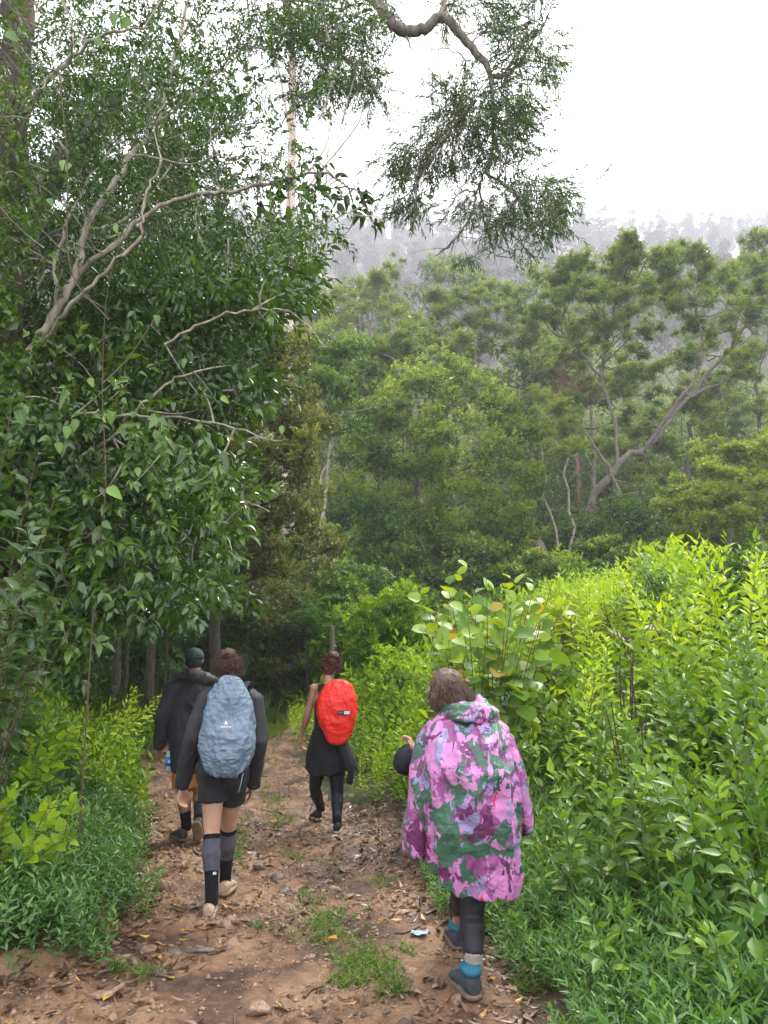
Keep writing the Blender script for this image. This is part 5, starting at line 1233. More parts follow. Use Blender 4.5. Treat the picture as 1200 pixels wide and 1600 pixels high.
under(blob('hood', [loft([J(287, 1057, -.04), J(302, 1058, -.10), J(322, 1061, -.12), J(338, 1066, -.06)], [.045, .058, .062, .045], [.055, .075, .08, .06], (0, 0, 1)), ell(J(312, 1090, -.12), (.13, .07, .17)), ell(J(306, 1052, -.02), (.10, .07, .035))], CHAR, root, .011, 3, wrinkle(.014, 10, 35)), ja)
under(shell('cuff', [loft([lerp(elL, wrL, .90), lerp(elL, wrL, .99)], [.055, .046], [.052, .044], dome=.1)], BLK, root), ja)
blob('shorts', [loft([J(303, 1180, .02), J(303, 1192, .02)], [.165, .17], [.12, .12]), loft([hipL + [-.01, 0, .02], lerp(hipL, kL, .90)], [.108, .115], [.11, .115], dome=.05), loft([hipR + [0, 0, .02], lerp(hipR, kR, .9)], [.10, .112], [.105, .112], dome=.05)], ORNG, root, .010, 3, wrinkle(.009, 11, 42, (1, 1, .6)))
for kn, an in ((kL, aL), (kR, aR)): blob('sock', [loft([lerp(kn, an, .55), lerp(kn, an, .8), an, an + [0, .01, -.03]], [.052, .048, .046, .048], [.055, .05, .05, .055], dome=.02)], SOCKK, root, .008, 2, wrinkle(.003, 30, 3))
TRAIL = pbr('dark_trail_shoe', (.028, .026, .028), .7, .3, .4, 60, col2=(.07, .06, .055), vscale=30); SOLB = pbr('tan_sole', (.24, .16, .08), .8, .3, .4, 60, col2=(.12, .08, .05), vscale=20)
shoe(root, fB + [.045, -.05, .002], (-.75, 1, 0), .28, .10, .085, TRAIL, SOLB, accent=pbr('grey_lace', (.25, .25, .25), .6)); shoe(root, aR + [-.0, -.11, -.03], (.1, 1, 0), .28, .10, .085, TRAIL, SOLB, pitch=1.15)
# bottle hanging at his hip
bc = J(264, 1187, .0); br = empty('water_bottle', bc); tag(br, 'clear water bottle with blue label at the hip of the man in the cap', 'bottle')
PLA = pbr('bottle_plastic', (.35, .5, .48), .12, .5); BLU = pbr('bottle_label', (.015, .15, .55), .4, col2=(.02, .22, .65), vscale=20)
shell('bottle_body', [loft([bc + [0, 0, -.10], bc + [0, 0, -.095], bc + [0, 0, .045], bc + [0, 0, .075], bc + [0, 0, .085]], [.028, .032, .032, .016, .013], [.028, .032, .032, .016, .013], dome=0, sides=20)], PLA, br)
shell('bottle_cap', [loft([bc + [0, 0, .085], bc + [0, 0, .105]], .016, .016, dome=.1, sides=16)], pbr('blue_cap', (.02, .06, .3), .4), br)
shell('paper_label', [loft([bc + [0, 0, -.055], bc + [0, 0, .030]], .0335, .0335, dome=0, sides=24)], BLU, br)
mesh_np('label_disc', np.array([(bc[0] + .012 + .014 * math.cos(q), bc[1] - .0345, bc[2] - .01 + .014 * math.sin(q)) for q in np.linspace(0, 6.283, 14, endpoint=False)]), [np.arange(14)[None]], pbr('label_print', (.4, .55, .8), .5), br)
bpy.data.objects[br.name].location = br.location

# -------- woman with the red pack cover
fr = ground_hit(526, 1302); fl = ground_hit(497, 1283); DC = fr[1] + .15
root = empty('person', (fr[0] - .06, DC, fr[2])); tag(root, 'woman with auburn bun, bare arms, black leggings and a jacket tied round her waist', 'person'); pC = root
def J(px, py, dd=0.0): return P3(px, py, DC + dd)
hc = J(514, 1043, .06)
kR, aR = J(527, 1243, .04), np.array([fr[0], fr[1] + .05, fr[2] + .11]); kL, aL = J(492, 1232, .22), np.array([fl[0] + .02, fl[1] + .05, fl[2] + .125])
hipL, hipR = J(500, 1178, .03), J(525, 1178, .03)
shL, shR, elL, elR, wrL, wrR = J(491, 1076), J(538, 1078, .02), J(480, 1118, -.02), J(548, 1120, .06), J(471, 1150, .08), J(538, 1128, .28)
hp_, put_ = head_prims(hc, (-.35, 1, -.15), s=.98)
body = hp_ + [loft([J(512, 1070, .02), J(512, 1058, .03), hc + [0, 0, -.05]], [.055, .045, .048], [.05, .046, .05]), loft([J(512, 1180, .03), J(511, 1150, .02), J(512, 1120, .02), J(513, 1092, .02), J(513, 1072, .02)], [.15, .12, .125, .15, .11], [.10, .085, .09, .09, .065])]
body += [ell(shL, (.05, .05, .05)), ell(shR, (.05, .05, .05))] + leg(hipL, kL, aL, .088, .052, .055, .036) + leg(hipR, kR, aR, .088, .052, .055, .036) + arm(shL, elL, wrL, .042, .036, .024) + arm(shR, elR, wrR, .042, .036, .024)
body += hand(wrL, (.05, .2, -1), (.3, 1, .2), (-1, .2, 0), curl=.45) + hand(wrR, (-.4, 1, .1), (-.5, .2, 1), (1, 0, 0), curl=.9)
blob('body', body, SK_C, root, .0065, 3); face_parts(put_, root)
hr = [ell(hc + [.004, -.02, .02], (.084, .092, .090)), ell(hc + [.03, -.06, .06], (.06, .055, .06)), ell(hc + [.05, -.06, .115], (.055, .052, .050)), ell(hc + [.05, -.05, .03], (.04, .04, .05)), ell(hc + [0, -.055, -.04], (.05, .035, .035))]
hC = blob('hair', hr, H_C, root, .0065, 1, wrinkle(.011, 26, 14))
rp = hc + [.03, -.04, .05] + rdir(700) * [.075, .07, .08]; k = rp[:, 1] < hc[1] + .03
under(strands('loose_strand', rp[k], (rp - hc)[k] + [0, 0, .04], .05, H_C, root, .0018), hC)
blob('tank_top', [loft([J(512, 1168, .03), J(511, 1145, .02), J(512, 1118, .02), J(513, 1092, .02), J(513, 1082, .02)], [.152, .130, .136, .146, .10], [.105, .095, .10, .10, .07], dome=.1), loft([J(501, 1090, .02), J(500, 1070, .02)], [.022, .02], [.10, .07]), loft([J(524, 1090, .02), J(524, 1070, .02)], [.022, .02], [.10, .07])], BLK, root, .009, 3, wrinkle(.005, 12, 3))
lgs = [loft([J(512, 1170, .03), J(512, 1186, .03)], [.158, .165], [.112, .118])] + leg(hipL, kL, aL, .091, .055, .058, .040, .004) + leg(hipR, kR, aR, .091, .055, .058, .040, .004)
blob('leggings', lgs, LEGG, root, .009, 3, wrinkle(.004, 16, 53, (1, 1, 2)))
# jacket tied round the waist: a fluted flap open at the bottom
def skirt(name, rows, mat, parent, D0, folds, amp, seed, n=120, yb=.75, ex=0):
    V = []; m_ = len(rows)
    for q, (py, xl_, xr_, dd) in enumerate(rows):
        a = np.linspace(0, 2 * math.pi, n, endpoint=False); c = P3((xl_ + xr_) / 2, py, D0 + dd); w_ = (P3(xr_, py, D0 + dd) - P3(xl_, py, D0 + dd))[0] / 2
        f = q / (m_ - 1); r = 1 + amp * f * (np.sin(folds * a + seed + 1.3 * np.sin(2 * a)) + .5 * np.sin(2.3 * folds * a + f * 2))
        z = c[2] + .035 * f * np.sin(2 * a + seed) + .012 * f * np.sin(9 * a)
        V.append(np.stack([c[0] + w_ * r * np.cos(a), c[1] + w_ * yb * r * np.sin(a), z], 1))
    V = np.concatenate(V); i = np.arange(m_ - 1)[:, None] * n; j = np.arange(n)[None]; j2 = (j + 1) % n
    F = np.stack([i + j, i + j2, i + n + j2, i + n + j], -1).reshape(-1, 4)
    V = V + np.stack([n3(V, 9, seed + q) for q in (1, 2, 3)], 1) * .008
    o = mesh_np(name, V - np.array(parent.location), F, mat, smooth=True); o.parent = parent
    md = o.modifiers.new('thick', 'SOLIDIFY'); md.thickness = .004; return o
def interp_rows(rows, n=18):
    rows = np.array(rows, float); y = np.linspace(rows[0, 0], rows[-1, 0], n); return [(q, *[np.interp(q, rows[:, 0], rows[:, k]) for k in range(1, rows.shape[1])]) for q in y]
tj = skirt('tied_jacket', interp_rows([(1140, 490, 536, .02), (1160, 484, 544, .02), (1185, 480, 552, .03), (1204, 480, 556, .04)]), BLK, root, DC, 6, .07, 2.6, yb=.62)
q = smooth_path([J(530, 1150, -.16), J(540, 1180, -.20), J(548, 1205, -.2), J(546, 1224, -.16)], 4)
under(blob('tied_sleeve', [loft(q, np.linspace(.05, .032, len(q)), np.linspace(.03, .02, len(q)))], BLK, root, .008, 2, wrinkle(.006, 16, 8)), tj)
SHC = pbr('black_shoe', (.012, .012, .014), .6, .4, .3, 90); SOC = pbr('off_white_sole', (.45, .40, .34), .8, .3, .4, 60, col2=(.2, .14, .1), vscale=20)
shoe(root, fr + [0, -.05, .002], (.05, 1, 0), .25, .09, .08, SHC, SOC, accent=BLK); shoe(root, fl + [.02, -.05, .012], (-.45, 1, 0), .25, .09, .08, SHC, SOC, accent=BLK, pitch=.08)
for an in (aL, aR): blob('sock', [loft([an + [0, 0, .05], an, an + [0, .01, -.03]], [.046, .046, .048], [.048, .05, .055], dome=.02)], SOCKK, root, .009, 2)
COVR = pbr('red_cover', (.82, .028, .014), .5, .45, .3, 130, col2=(.72, .02, .01), vscale=5)
cC = P3(527, 1112, DC - .22)
pr, cover = pack('backpack', 'backpack under a bright red rain cover with a small black and white badge', cC, .196, .305, .125, COVR, ([-1, -.55, 0, .35, .8, 1], [.66, .84, 1.0, .97, .82, .72]), .018, 8, 43, tilt=-3)
for s_ in (-1, 1):
    q = smooth_path([np.array([s_ * .07 - .07, .10, .20]), np.array([s_ * .085 - .07, .20, .25]), np.array([s_ * .09 - .07, .32, .14]), np.array([s_ * .12 - .07, .26, -.06]), np.array([s_ * .11 - .06, .12, -.18])], 5)
    V, F, Tt = loft(q, .022, .008, (1, 0, 0), 8, dome=0); me = mesh_np('shoulder_strap', V, [F, Tt], BLK, linkit=False); link(bpy.data.objects.new('shoulder_strap', me), pr)
# badge: dark rounded plate, three grey rings, a white block with grey marks
def plate(name, x0, x1, z0, z1, y, mat, r=.004):
    pts = []
    for cx, cz, a0 in ((x1 - r, z1 - r, 0), (x0 + r, z1 - r, 90), (x0 + r, z0 + r, 180), (x1 - r, z0 + r, 270)):
        pts += [(cx + r * math.cos(R(a0 + q)), cz + r * math.sin(R(a0 + q))) for q in (0, 30, 60, 90)]
    n = len(pts); V = [(x, y, z) for x, z in pts] + [(x, y + .006, z) for x, z in pts]
    me = bpy.data.meshes.new(name); me.from_pydata(V, [], [list(range(n))[::-1]] + [[i, (i + 1) % n, (i + 1) % n + n, i + n] for i in range(n)]); me.materials.append(mat); return link(bpy.data.objects.new(name, me), pr)
GRY = pbr('badge_grey', (.22, .20, .23), .6); yb_ = -.136
plate('badge', .010, .128, -.016, .022, yb_ - .004, BLK)
plate('badge_block', .074, .126, -.010, .017, yb_ - .0055, WHT, .002)
for q in range(3): 
    x0 = .016 + q * .018; pl = plate('badge_ring', x0, x0 + .014, -.006, .013, yb_ - .0055, GRY, .005); plate('badge_ring_centre', x0 + .004, x0 + .010, -.001, .008, yb_ - .007, BLK, .002)
for q in range(3): plate('badge_mark', .084 + q * .013, .088 + q * .013, -.004, .010, yb_ - .007, GRY, .001)

# -------- woman in the camouflage poncho
fr = ground_hit(740, 1558); fl = ground_hit(716, 1483); DD_ = fr[1] + .12
root = empty('person', (fr[0], DD_, fr[2])); tag(root, 'woman with loose brown hair, head bowed, in a pink and green camouflage poncho', 'person'); pD = root
def J(px, py, dd=0.0): return P3(px, py, DD_ + dd)
hc = J(697, 1079, .17)
kR, aR = J(737, 1432, .04), np.array([fr[0] + .008, fr[1] + .05, fr[2] + .13]); kL, aL = J(722, 1400, .28), np.array([fl[0] + .005, fl[1] + .06, fl[2] + .13])
hipL, hipR = J(712, 1300, .05), J(748, 1300, .03)
shL, shR, elL, elR, wrL, wrR = J(676, 1142, .06), J(772, 1146, .04), J(656, 1215, .10), J(800, 1225, .04), J(649, 1186, .30), J(812, 1266, .08)
hp_, put_ = head_prims(hc, (-.45, 1, -.75), (-.05, .5, 1), s=1.0)
body = hp_ + [loft([J(722, 1130, .03), J(712, 1108, .09), hc + [.02, -.03, -.05]], [.06, .048, .05], [.055, .048, .052]), loft([J(730, 1300, .04), J(728, 1250, .03), J(726, 1190, .03), J(724, 1150, .03), J(722, 1128, .03)], [.15, .125, .14, .15, .10], [.10, .09, .10, .09, .07])]
body += leg(hipL, kL, aL, .08, .052, .056, .038) + leg(hipR, kR, aR, .08, .052, .056, .038) + arm(shL, elL, wrL) + arm(shR, elR, wrR)
body += hand(wrL, (-.25, .25, 1), (.2, -1, .2), (1, -.3, .4), curl=.55) + hand(wrR, (.1, .2, -1), (-.5, 1, 0), (1, .4, 0), curl=.6)
blob('body', body, SK_D, root, .0062, 3); face_parts(put_, root)
hr = [ell(hc + [.004, -.022, .026], (.090, .102, .096), (-20, 0, 0)), ell(hc + [0, -.0, .05], (.07, .08, .07)), ell(hc + [.045, -.060, -.035], (.06, .05, .062)), ell(hc + [-.02, -.075, -.03], (.07, .038, .065)), ell(hc + [.075, -.05, -.055], (.035, .04, .05)), ell(hc + [-.05, -.05, -.05], (.03, .05, .06))]
hD = blob('hair', hr, H_D, root, .006, 1, wrinkle(.010, 20, 24, (1, 1, .5)))
rp = hc + rdir(800) * [.086, .09, .085] + [.01, -.035, 0]; k = rp[:, 1] < hc[1] + .02
under(strands('loose_strand', rp[k], (rp - hc)[k] * [1, 1, .2] + [.03, 0, -.08], .08, H_D, root, .0016, .02), hD)
blob('leggings', [loft([J(730, 1290, .04), J(730, 1306, .04)], [.155, .16], [.108, .11])] + leg(hipL, kL, aL + [0, 0, .03], .084, .055, .060, .044, .004) + leg(hipR, kR, aR + [0, 0, .035], .084, .056, .061, .044, .004), LEGG, root, .008, 3, wrinkle(.004, 16, 63, (1, 1, 2)))
WOOL = pbr('grey_wool', (.30, .27, .23), .95, .2, 1, 200)
for an in (aL, aR): blob('sock', [loft([an + [0, .0, .052], an + [0, 0, .01], an + [0, .01, -.03]], [.045, .045, .046], [.048, .05, .055], dome=.02)], WOOL, root, .006, 1, wrinkle(.004, 60, 3, (1, 1, 3)))
BOOT = pbr('slate_boot', (.032, .036, .048), .75, .3, .4, 80, col2=(.05, .052, .062), vscale=20); TEAL = pbr('teal_collar', (.015, .12, .17), .7, .3, .4, 90); SOLD = pbr('grey_sole', (.10, .09, .085), .85, .3, .5, 60, col2=(.17, .12, .09), vscale=16)
shoe(root, fr + [.005, -.055, .002], (-.32, 1, 0), .27, .102, .10, BOOT, SOLD, .035, collar_m=TEAL, accent=TEAL); shoe(root, fl + [0, -.05, .004], (-.1, 1, 0), .27, .102, .10, BOOT, SOLD, .035, collar_m=TEAL, accent=TEAL)
# the printed cloth
def camo():
    m, n, o = mat_new('camouflage_cloth'); N = n.nodes; Lk = n.links.new
    b = N.new('ShaderNodeBsdfPrincipled'); Lk(b.outputs[0], o.inputs[0]); b.inputs['Roughness'].default_value = .45; b.inputs['Specular IOR Level'].default_value = .4
    tc = N.new('ShaderNodeTexCoord')
    def noise(s, off, d=3, r=.55, st=(1, 1, .8)):
        mp = N.new('ShaderNodeMapping'); mp.inputs['Location'].default_value = (off, off * .7, off * 1.3); mp.inputs['Scale'].default_value = st; Lk(tc.outputs['Object'], mp.inputs[0])
        t = N.new('ShaderNodeTexNoise'); t.inputs['Scale'].default_value = s; t.inputs['Detail'].default_value = d; t.inputs['Roughness'].default_value = r; t.inputs['Distortion'].default_value = .6; Lk(mp.outputs[0], t.inputs['Vector']); return t.outputs[0]
    rag = noise(52, 3, 3, .6, (1, 1, .55))
    def mask(s, off, th):
        a = N.new('ShaderNodeMath'); a.operation = 'MULTIPLY_ADD'; a.inputs[1].default_value = .22; Lk(rag, a.inputs[0]); Lk(noise(s, off), a.inputs[2])
        c = N.new('ShaderNodeMath'); c.operation = 'GREATER_THAN'; c.inputs[1].default_value = th + .11; Lk(a.outputs[0], c.inputs[0]); return c.outputs[0]
    cur = None; prev = (.52, .20, .45, 1)
    for s, off, th, col in [(8.2, 11, .53, (.26, .07, .22, 1)), (6.6, 5, .495, (.045, .125, .08, 1)), (8.5, 23, .575, (.25, .22, .40, 1)), (8, 41, .59, (.13, .03, .105, 1)), (9, 55, .66, (.02, .075, .05, 1)), (8, 72, .70, (.55, .03, .10, 1)), (7.5, 90, .585, (.47, .19, .42, 1))]:
        mxn = N.new('ShaderNodeMix'); mxn.data_type = 'RGBA'; Lk(mask(s, off, th), mxn.inputs[0])
        if cur is None: mxn.inputs[6].default_value = prev
        else: Lk(cur, mxn.inputs[6])
        mxn.inputs[7].default_value = col; cur = mxn.outputs[2]
    Lk(cur, b.inputs['Base Color'])
    t = N.new('ShaderNodeTexNoise'); t.inputs['Scale'].default_value = 22; t.inputs['Detail'].default_value = 5; t.inputs['Distortion'].default_value = 1.2; Lk(tc.outputs['Object'], t.inputs['Vector'])
    bm = N.new('ShaderNodeBump'); bm.inputs['Strength'].default_value = .7; bm.inputs['Distance'].default_value = .02; Lk(t.outputs[0], bm.inputs['Height']); Lk(bm.outputs[0], b.inputs['Normal'])
    return m
CAMO = camo()
rows = interp_rows([(1114, 694, 762, .06, 0, .10), (1122, 682, 774, .05, 0, .15), (1134, 671, 785, .02, 1, .20), (1160, 666, 798, -.02, 1, .27), (1200, 668, 806, -.05, 1, .32), (1250, 671, 806, -.04, 1, .33), (1300, 671, 807, -.01, 1, .31), (1345, 673, 809, .02, 1, .29), (1388, 684, 803, .04, 1, .27)], 90)
n = 260; V = []
for q, (py, xl_, xr_, dd, _, dep) in enumerate(rows):
    a = np.linspace(0, 2 * math.pi, n, endpoint=False); c = P3((xl_ + xr_) / 2, py, DD_ + dd); w_ = (P3(xr_, py, DD_ + dd) - P3(xl_, py, DD_ + dd))[0] / 2; f = q / 89
    fo = np.sin(6 * a + 1.5 * f + 1.2 * np.sin(2 * a + .5)) + .6 * np.sin(11 * a - 2 * f + .8 * np.sin(3 * a))
    r = 1 + .075 * ss(.15, 1, f) * fo
    ca, sa = np.cos(a), np.sin(a); ca = np.sign(ca) * np.abs(ca) ** .85; sa = np.sign(sa) * np.abs(sa) ** .85
    z = c[2] + (-.028 * ss(-.2, .9, np.cos(a)) + .085 * ss(.0, 1, -np.cos(a + .35))) * f ** 4 + .012 * f ** 3 * np.sin(5 * a)
    yc = dep * .5 * r * sa
    V.append(np.stack([c[0] + w_ * r * ca, c[1] + yc, z + 0 * a], 1))
V = np.concatenate(V); i = np.arange(89)[:, None] * n; j = np.arange(n)[None]; j2 = (j + 1) % n
F = np.stack([i + j, i + j2, i + n + j2, i + n + j], -1).reshape(-1, 4)
# drapery: long diagonal pulls from the shoulders and small crumples
Q = V + np.stack([n3(V, 4, 70 + q) for q in (1, 2, 3)], 1) * .06
dr = (.3 - np.abs(n3(Q * [1, 1, .35], 9, 81))) * .058 + (.3 - np.abs(n3(Q * [1, 1, .8], 17, 82))) * .022 + n3(Q, 36, 83) * .0025
cen = np.array([P3(730, 1250, DD_)]); Nn = nrm((V - cen) * [1, 1, .1]); V = V + Nn * dr[:, None]
po = mesh_np('poncho', V - np.array(root.location), F, CAMO, smooth=True); po.parent = root; md = po.modifiers.new('thick', 'SOLIDIFY'); md.thickness = .004
hemV = V[-n:] + [0, 0, .002]; Vh, Fh, Th = loft(np.concatenate([hemV, hemV[:1]])[::4], .006, .007, (1, 0, 0), 6, dome=0); under(mesh_np('hem', Vh - np.array(root.location), [Fh, Th], CAMO, smooth=True), po)
def sleeve(name, pts, r0, r1, seed):
    q = smooth_path(pts, 8); V, F, Tt = loft(q, np.linspace(r0[0], r1[0], len(q)), np.linspace(r0[1], r1[1], len(q)), (1, 0, 0), 48, dome=0)
    V = V[:-2]; Q = V + np.stack([n3(V, 5, seed + k) for k in (1, 2, 3)], 1) * .05; c = np.repeat(q, 48, 0); V = V + nrm(V - c) * ((.3 - np.abs(n3(Q * [1, 1, .4], 11, seed))) * .028 + n3(Q, 26, seed + 4) * .004)[:, None]
    o = mesh_np(name, V - np.array(root.location), F, CAMO, smooth=True); md = o.modifiers.new('thick', 'SOLIDIFY'); md.thickness = .004; return under(o, po)
sleeve('sleeve', [J(688, 1134, .05), J(671, 1165, .05), J(660, 1215, .04), J(652, 1270, .06), J(651, 1330, .10)], (.065, .09), (.068, .09), 91)
sleeve('sleeve', [J(766, 1140, .05), J(789, 1172, .03), J(806, 1212, .02), J(815, 1255, .05), J(821, 1294, .09)], (.07, .09), (.036, .055), 95)
for c0, c1, rr in ((J(651, 1318, .095), J(651, 1330, .105), (.064, .092)), (J(818, 1286, .085), J(820, 1297, .095), (.038, .057))):
    V, F, Tt = loft([c0, c1], [rr[0]] * 2, [rr[1]] * 2, (1, 0, 0), 32, dome=0); under(mesh_np('cuff', V[:-2] - np.array(root.location), F, BLK, smooth=True), po)
hd = blob('hood', [loft([J(700, 1108, .10), J(722, 1108, -.01), J(748, 1110, -.03), J(772, 1115, .02)], [.030, .036, .040, .030], [.045, .06, .065, .045], (0, 0, 1)), loft([J(690, 1118, .09), J(716, 1119, -.06), J(750, 1120, -.06), J(774, 1120, .03)], [.02, .028, .028, .02], [.03, .04, .04, .03], (0, 0, 1)), loft([J(748, 1110, .0), J(752, 1094, .02), J(748, 1088, .05)], [.05, .032, .012], [.03, .022, .012])], CAMO, root, .007, 2, wrinkle(.014, 14, 77))
under(hd, po)
# small printed patch below the hood
pv_ = J(758, 1137, -.165); V = np.array([(-.024, 0, -.012), (.026, 0, -.030), (.032, .0, -.002), (-.016, 0, .016)]) + pv_; under(mesh_np('patch', V - np.array(root.location), [np.array([[0, 1, 2, 3]])], pbr('patch_lavender', (.36, .34, .62), .5)), po)
for q in (0, 1):
    V = np.array([(-.004, -.0015, -.006), (.020, -.0015, -.013), (.021, -.0015, -.008), (-.003, -.0015, -.001)]) + pv_ + [0, 0, .004 - .011 * q]; under(mesh_np('patch_bar', V - np.array(root.location), [np.array([[0, 1, 2, 3]])], pbr('patch_blue', (.06, .06, .28), .5)), po)
# the cap in her hand
cc = J(634, 1186, .30); hat = empty('cap', cc); tag(hat, 'black cap held by the woman in the camouflage poncho', 'cap')
B = Euler((R(12), R(-62), R(10))).to_matrix(); Bn = np.array(B)
def hp2(pr): V, F, Tt = pr; return V @ Bn.T + cc, F, Tt
blob('crown', [hp2(ell((0, 0, .0), (.085, .080, .062))), hp2(loft([(0, 0, -.035), (0, 0, 0)], [.082, .085], [.078, .08], dome=.1))], pbr('black_cap', (.008, .009, .016), .7, .3, .3, 200), hat, .007, 2, wrinkle(.004, 14, 9))
shell('brim', [hp2(loft([(0, -.06, -.03), (0, -.11, -.036), (0, -.15, -.045)], [.072, .065, .03], [.004, .004, .004], (1, 0, 0), 16))], BLK, hat)
# ------------------------------------------------------------------ what lies on the path (parts of the path)
def stone_mesh(seed, mat, sub=2, flat=.55):
    bm = bmesh.new(); bmesh.ops.create_icosphere(bm, subdivisions=sub, radius=.5)
    V = np.array([v.co[:] for v in bm.verts]); n_ = n3(V, 1.7, seed) * .28 + n3(V, 4, seed + 3) * .10
    V = V * (1 + n_)[:, None]; pl = nrm(rng.normal(size=(5, 3)))
    pl = nrm(rng.normal(size=(9, 3)))
    for p in pl:                                    # a few broken faces
        d = V @ p; V = V - np.clip(d - .33, 0, None)[:, None] * p * .85
    V = V * [1, rng.uniform(.65, .95), flat]
    for v, c in zip(bm.verts, V): v.co = c
    me = bpy.data.meshes.new('stone'); bm.to_mesh(me); bm.free(); me.materials.append(mat); me.shade_smooth() if sub > 1 else None; return me
STN = pbr('wet_stone', (.14, .085, .055), .55, .45, .7, 14, col2=(.30, .20, .14), vscale=4)
STN2 = pbr('tan_stone', (.17, .105, .065), .5, .4, .8, 14, col2=(.29, .20, .135), vscale=5)
STN3 = pbr('dark_stone', (.06, .042, .034), .5, .5, .7, 14, col2=(.15, .11, .085), vscale=4)
sm = [stone_mesh(k, (STN, STN2, STN3)[k % 3], 2, (.42, .6)[k % 2]) for k in range(14)]
def on_path(n, y0=3.1, y1=12.5, edge=.9, thr=-.05, sc=1.4, seed=5, bias=2.0):
    X_, Y_ = [], []
    while len(X_) < n:
        y = y0 + (y1 - y0) * rng.random() ** bias; a, b = ip(y, XL) - .1, ip(y, XR) + .15; x = rng.uniform(a, b)
        e = min(x - a, b - x); p = fbm(np.array([[x, y, 0]]), sc, 2, seed)[0]
        if p + edge * .35 * math.exp(-e * 4) > thr + rng.normal(0, .08): X_.append(x); Y_.append(y)
    return np.array(X_), np.array(Y_)
x, y = on_path(290, thr=.02, seed=6, bias=1.6); z = pz(x, y)
for k in range(len(x)):
    s = float(np.clip(rng.lognormal(-2.7, .48), .035, .19))
    o = link(bpy.data.objects.new('stone', sm[rng.integers(0, 14)]), path); o.location = (x[k], y[k], z[k] - s * .07); o.scale = (s, s, s * rng.uniform(.6, 1.1)); o.rotation_euler = (rng.normal(0, .2), rng.normal(0, .2), rng.uniform(0, 6.28))
# gravel
x, y = on_path(6500, thr=.0, seed=8, bias=1.7); z = pz(x, y)
oc = np.array([(1, 0, 0), (-1, 0, 0), (0, 1, 0), (0, -1, 0), (0, 0, 1), (0, 0, -1)], float); of = np.array([(0, 2, 4), (2, 1, 4), (1, 3, 4), (3, 0, 4), (2, 0, 5), (1, 2, 5), (3, 1, 5), (0, 3, 5)])
s = np.clip(rng.lognormal(-4.5, .5, len(x)), .005, .032); a = rng.uniform(0, 6.28, len(x)); v = oc[None] * (s[:, None, None] * rng.uniform(.5, 1.1, (len(x), 6, 1))) * [1, .8, .55]
c, sn = np.cos(a)[:, None], np.sin(a)[:, None]; v = np.stack([v[..., 0] * c - v[..., 1] * sn, v[..., 0] * sn + v[..., 1] * c, v[..., 2]], -1) + np.stack([x, y, z + s * .1], 1)[:, None]
gv = mesh_np('gravel', v.reshape(-1, 3), [(of[None] + (np.arange(len(x)) * 6)[:, None, None]).reshape(-1, 3)], STN2, path); gv['kind'] = 'stuff'
# fallen leaves: the large ones singly
CURL = [T(t[0] * [1, 1, s_], t[1]) for t, s_ in ((OV3, -1.6), (LAN4, 1.6), (ELL3, 2.4))]
lm = []
for k in range(24):
    lb = Leaves(); tt_ = float(np.clip(rng.random() ** 1.0 * .92, 0, 1)) if k < 21 else .97 + .01 * (k - 20)
    lb.add(np.zeros((1, 3)), np.array([[0, 1., 0]]), np.array([[0, 0, 1.]]), 1, rng.uniform(.28, .5), tt_); me = lb.build('fallen_leaf', L_DEAD, CURL[k % 3], linkit=False); lm.append(me)
x, y = on_path(300, 3.15, 9.5, thr=.0, seed=12, bias=1.5); z = pz(x, y)
for k in range(len(x)):
    q = rng.integers(0, 20) if rng.random() < .94 else rng.integers(20, 24)
    o = link(bpy.data.objects.new('fallen_leaf', lm[q]), path); s = rng.uniform(.06, .13); o.scale = (s, s, s * .45); o.location = (x[k], y[k], z[k] + .012); o.rotation_euler = (rng.normal(0, .25), rng.normal(0, .25), rng.uniform(0, 6.28))
x, y = on_path(5200, 3.0, 14, thr=.07, seed=12, bias=1.6, edge=1.4); P = np.stack([x, y, pz(x, y) + .006], 1); LB = Leaves(); d = rdir(len(x)) * [1, 1, .12]
LB.add(P, d, upn(nrm(d), .25), rng.uniform(.03, .085, len(x)), rng.uniform(.012, .032, len(x)), np.clip(rng.random(len(x)) ** 1.3 * .97 + (rng.random(len(x)) < .03) * .6, 0, 1))
o = LB.build('leaf_litter', L_DEAD, T(LANCE[0] * [1, 1, -.9], LANCE[1]), path); o['kind'] = 'stuff'
# litter under the plants at both edges
x, y = scatter(9000, -3.2, 1.8, 3.0, 9); xl, xr = ip(y, XL), ip(y, XR); k = ((x < xl + .15) & (x > xl - .5)) | ((x > xr - .15) & (x < xr + .6)); x, y = x[k], y[k]
P = np.stack([x, y, np.maximum(pz(x, y), g(x, y)) + .008], 1); LB = Leaves(); d = rdir(len(x)) * [1, 1, .25]
LB.add(P, d, upn(nrm(d), .25), rng.uniform(.04, .09, len(x)), rng.uniform(.014, .035, len(x)), rng.random(len(x)) ** 1.3 * .97)
o = LB.build('leaf_litter', L_DEAD, LANCE, path); o['kind'] = 'stuff'
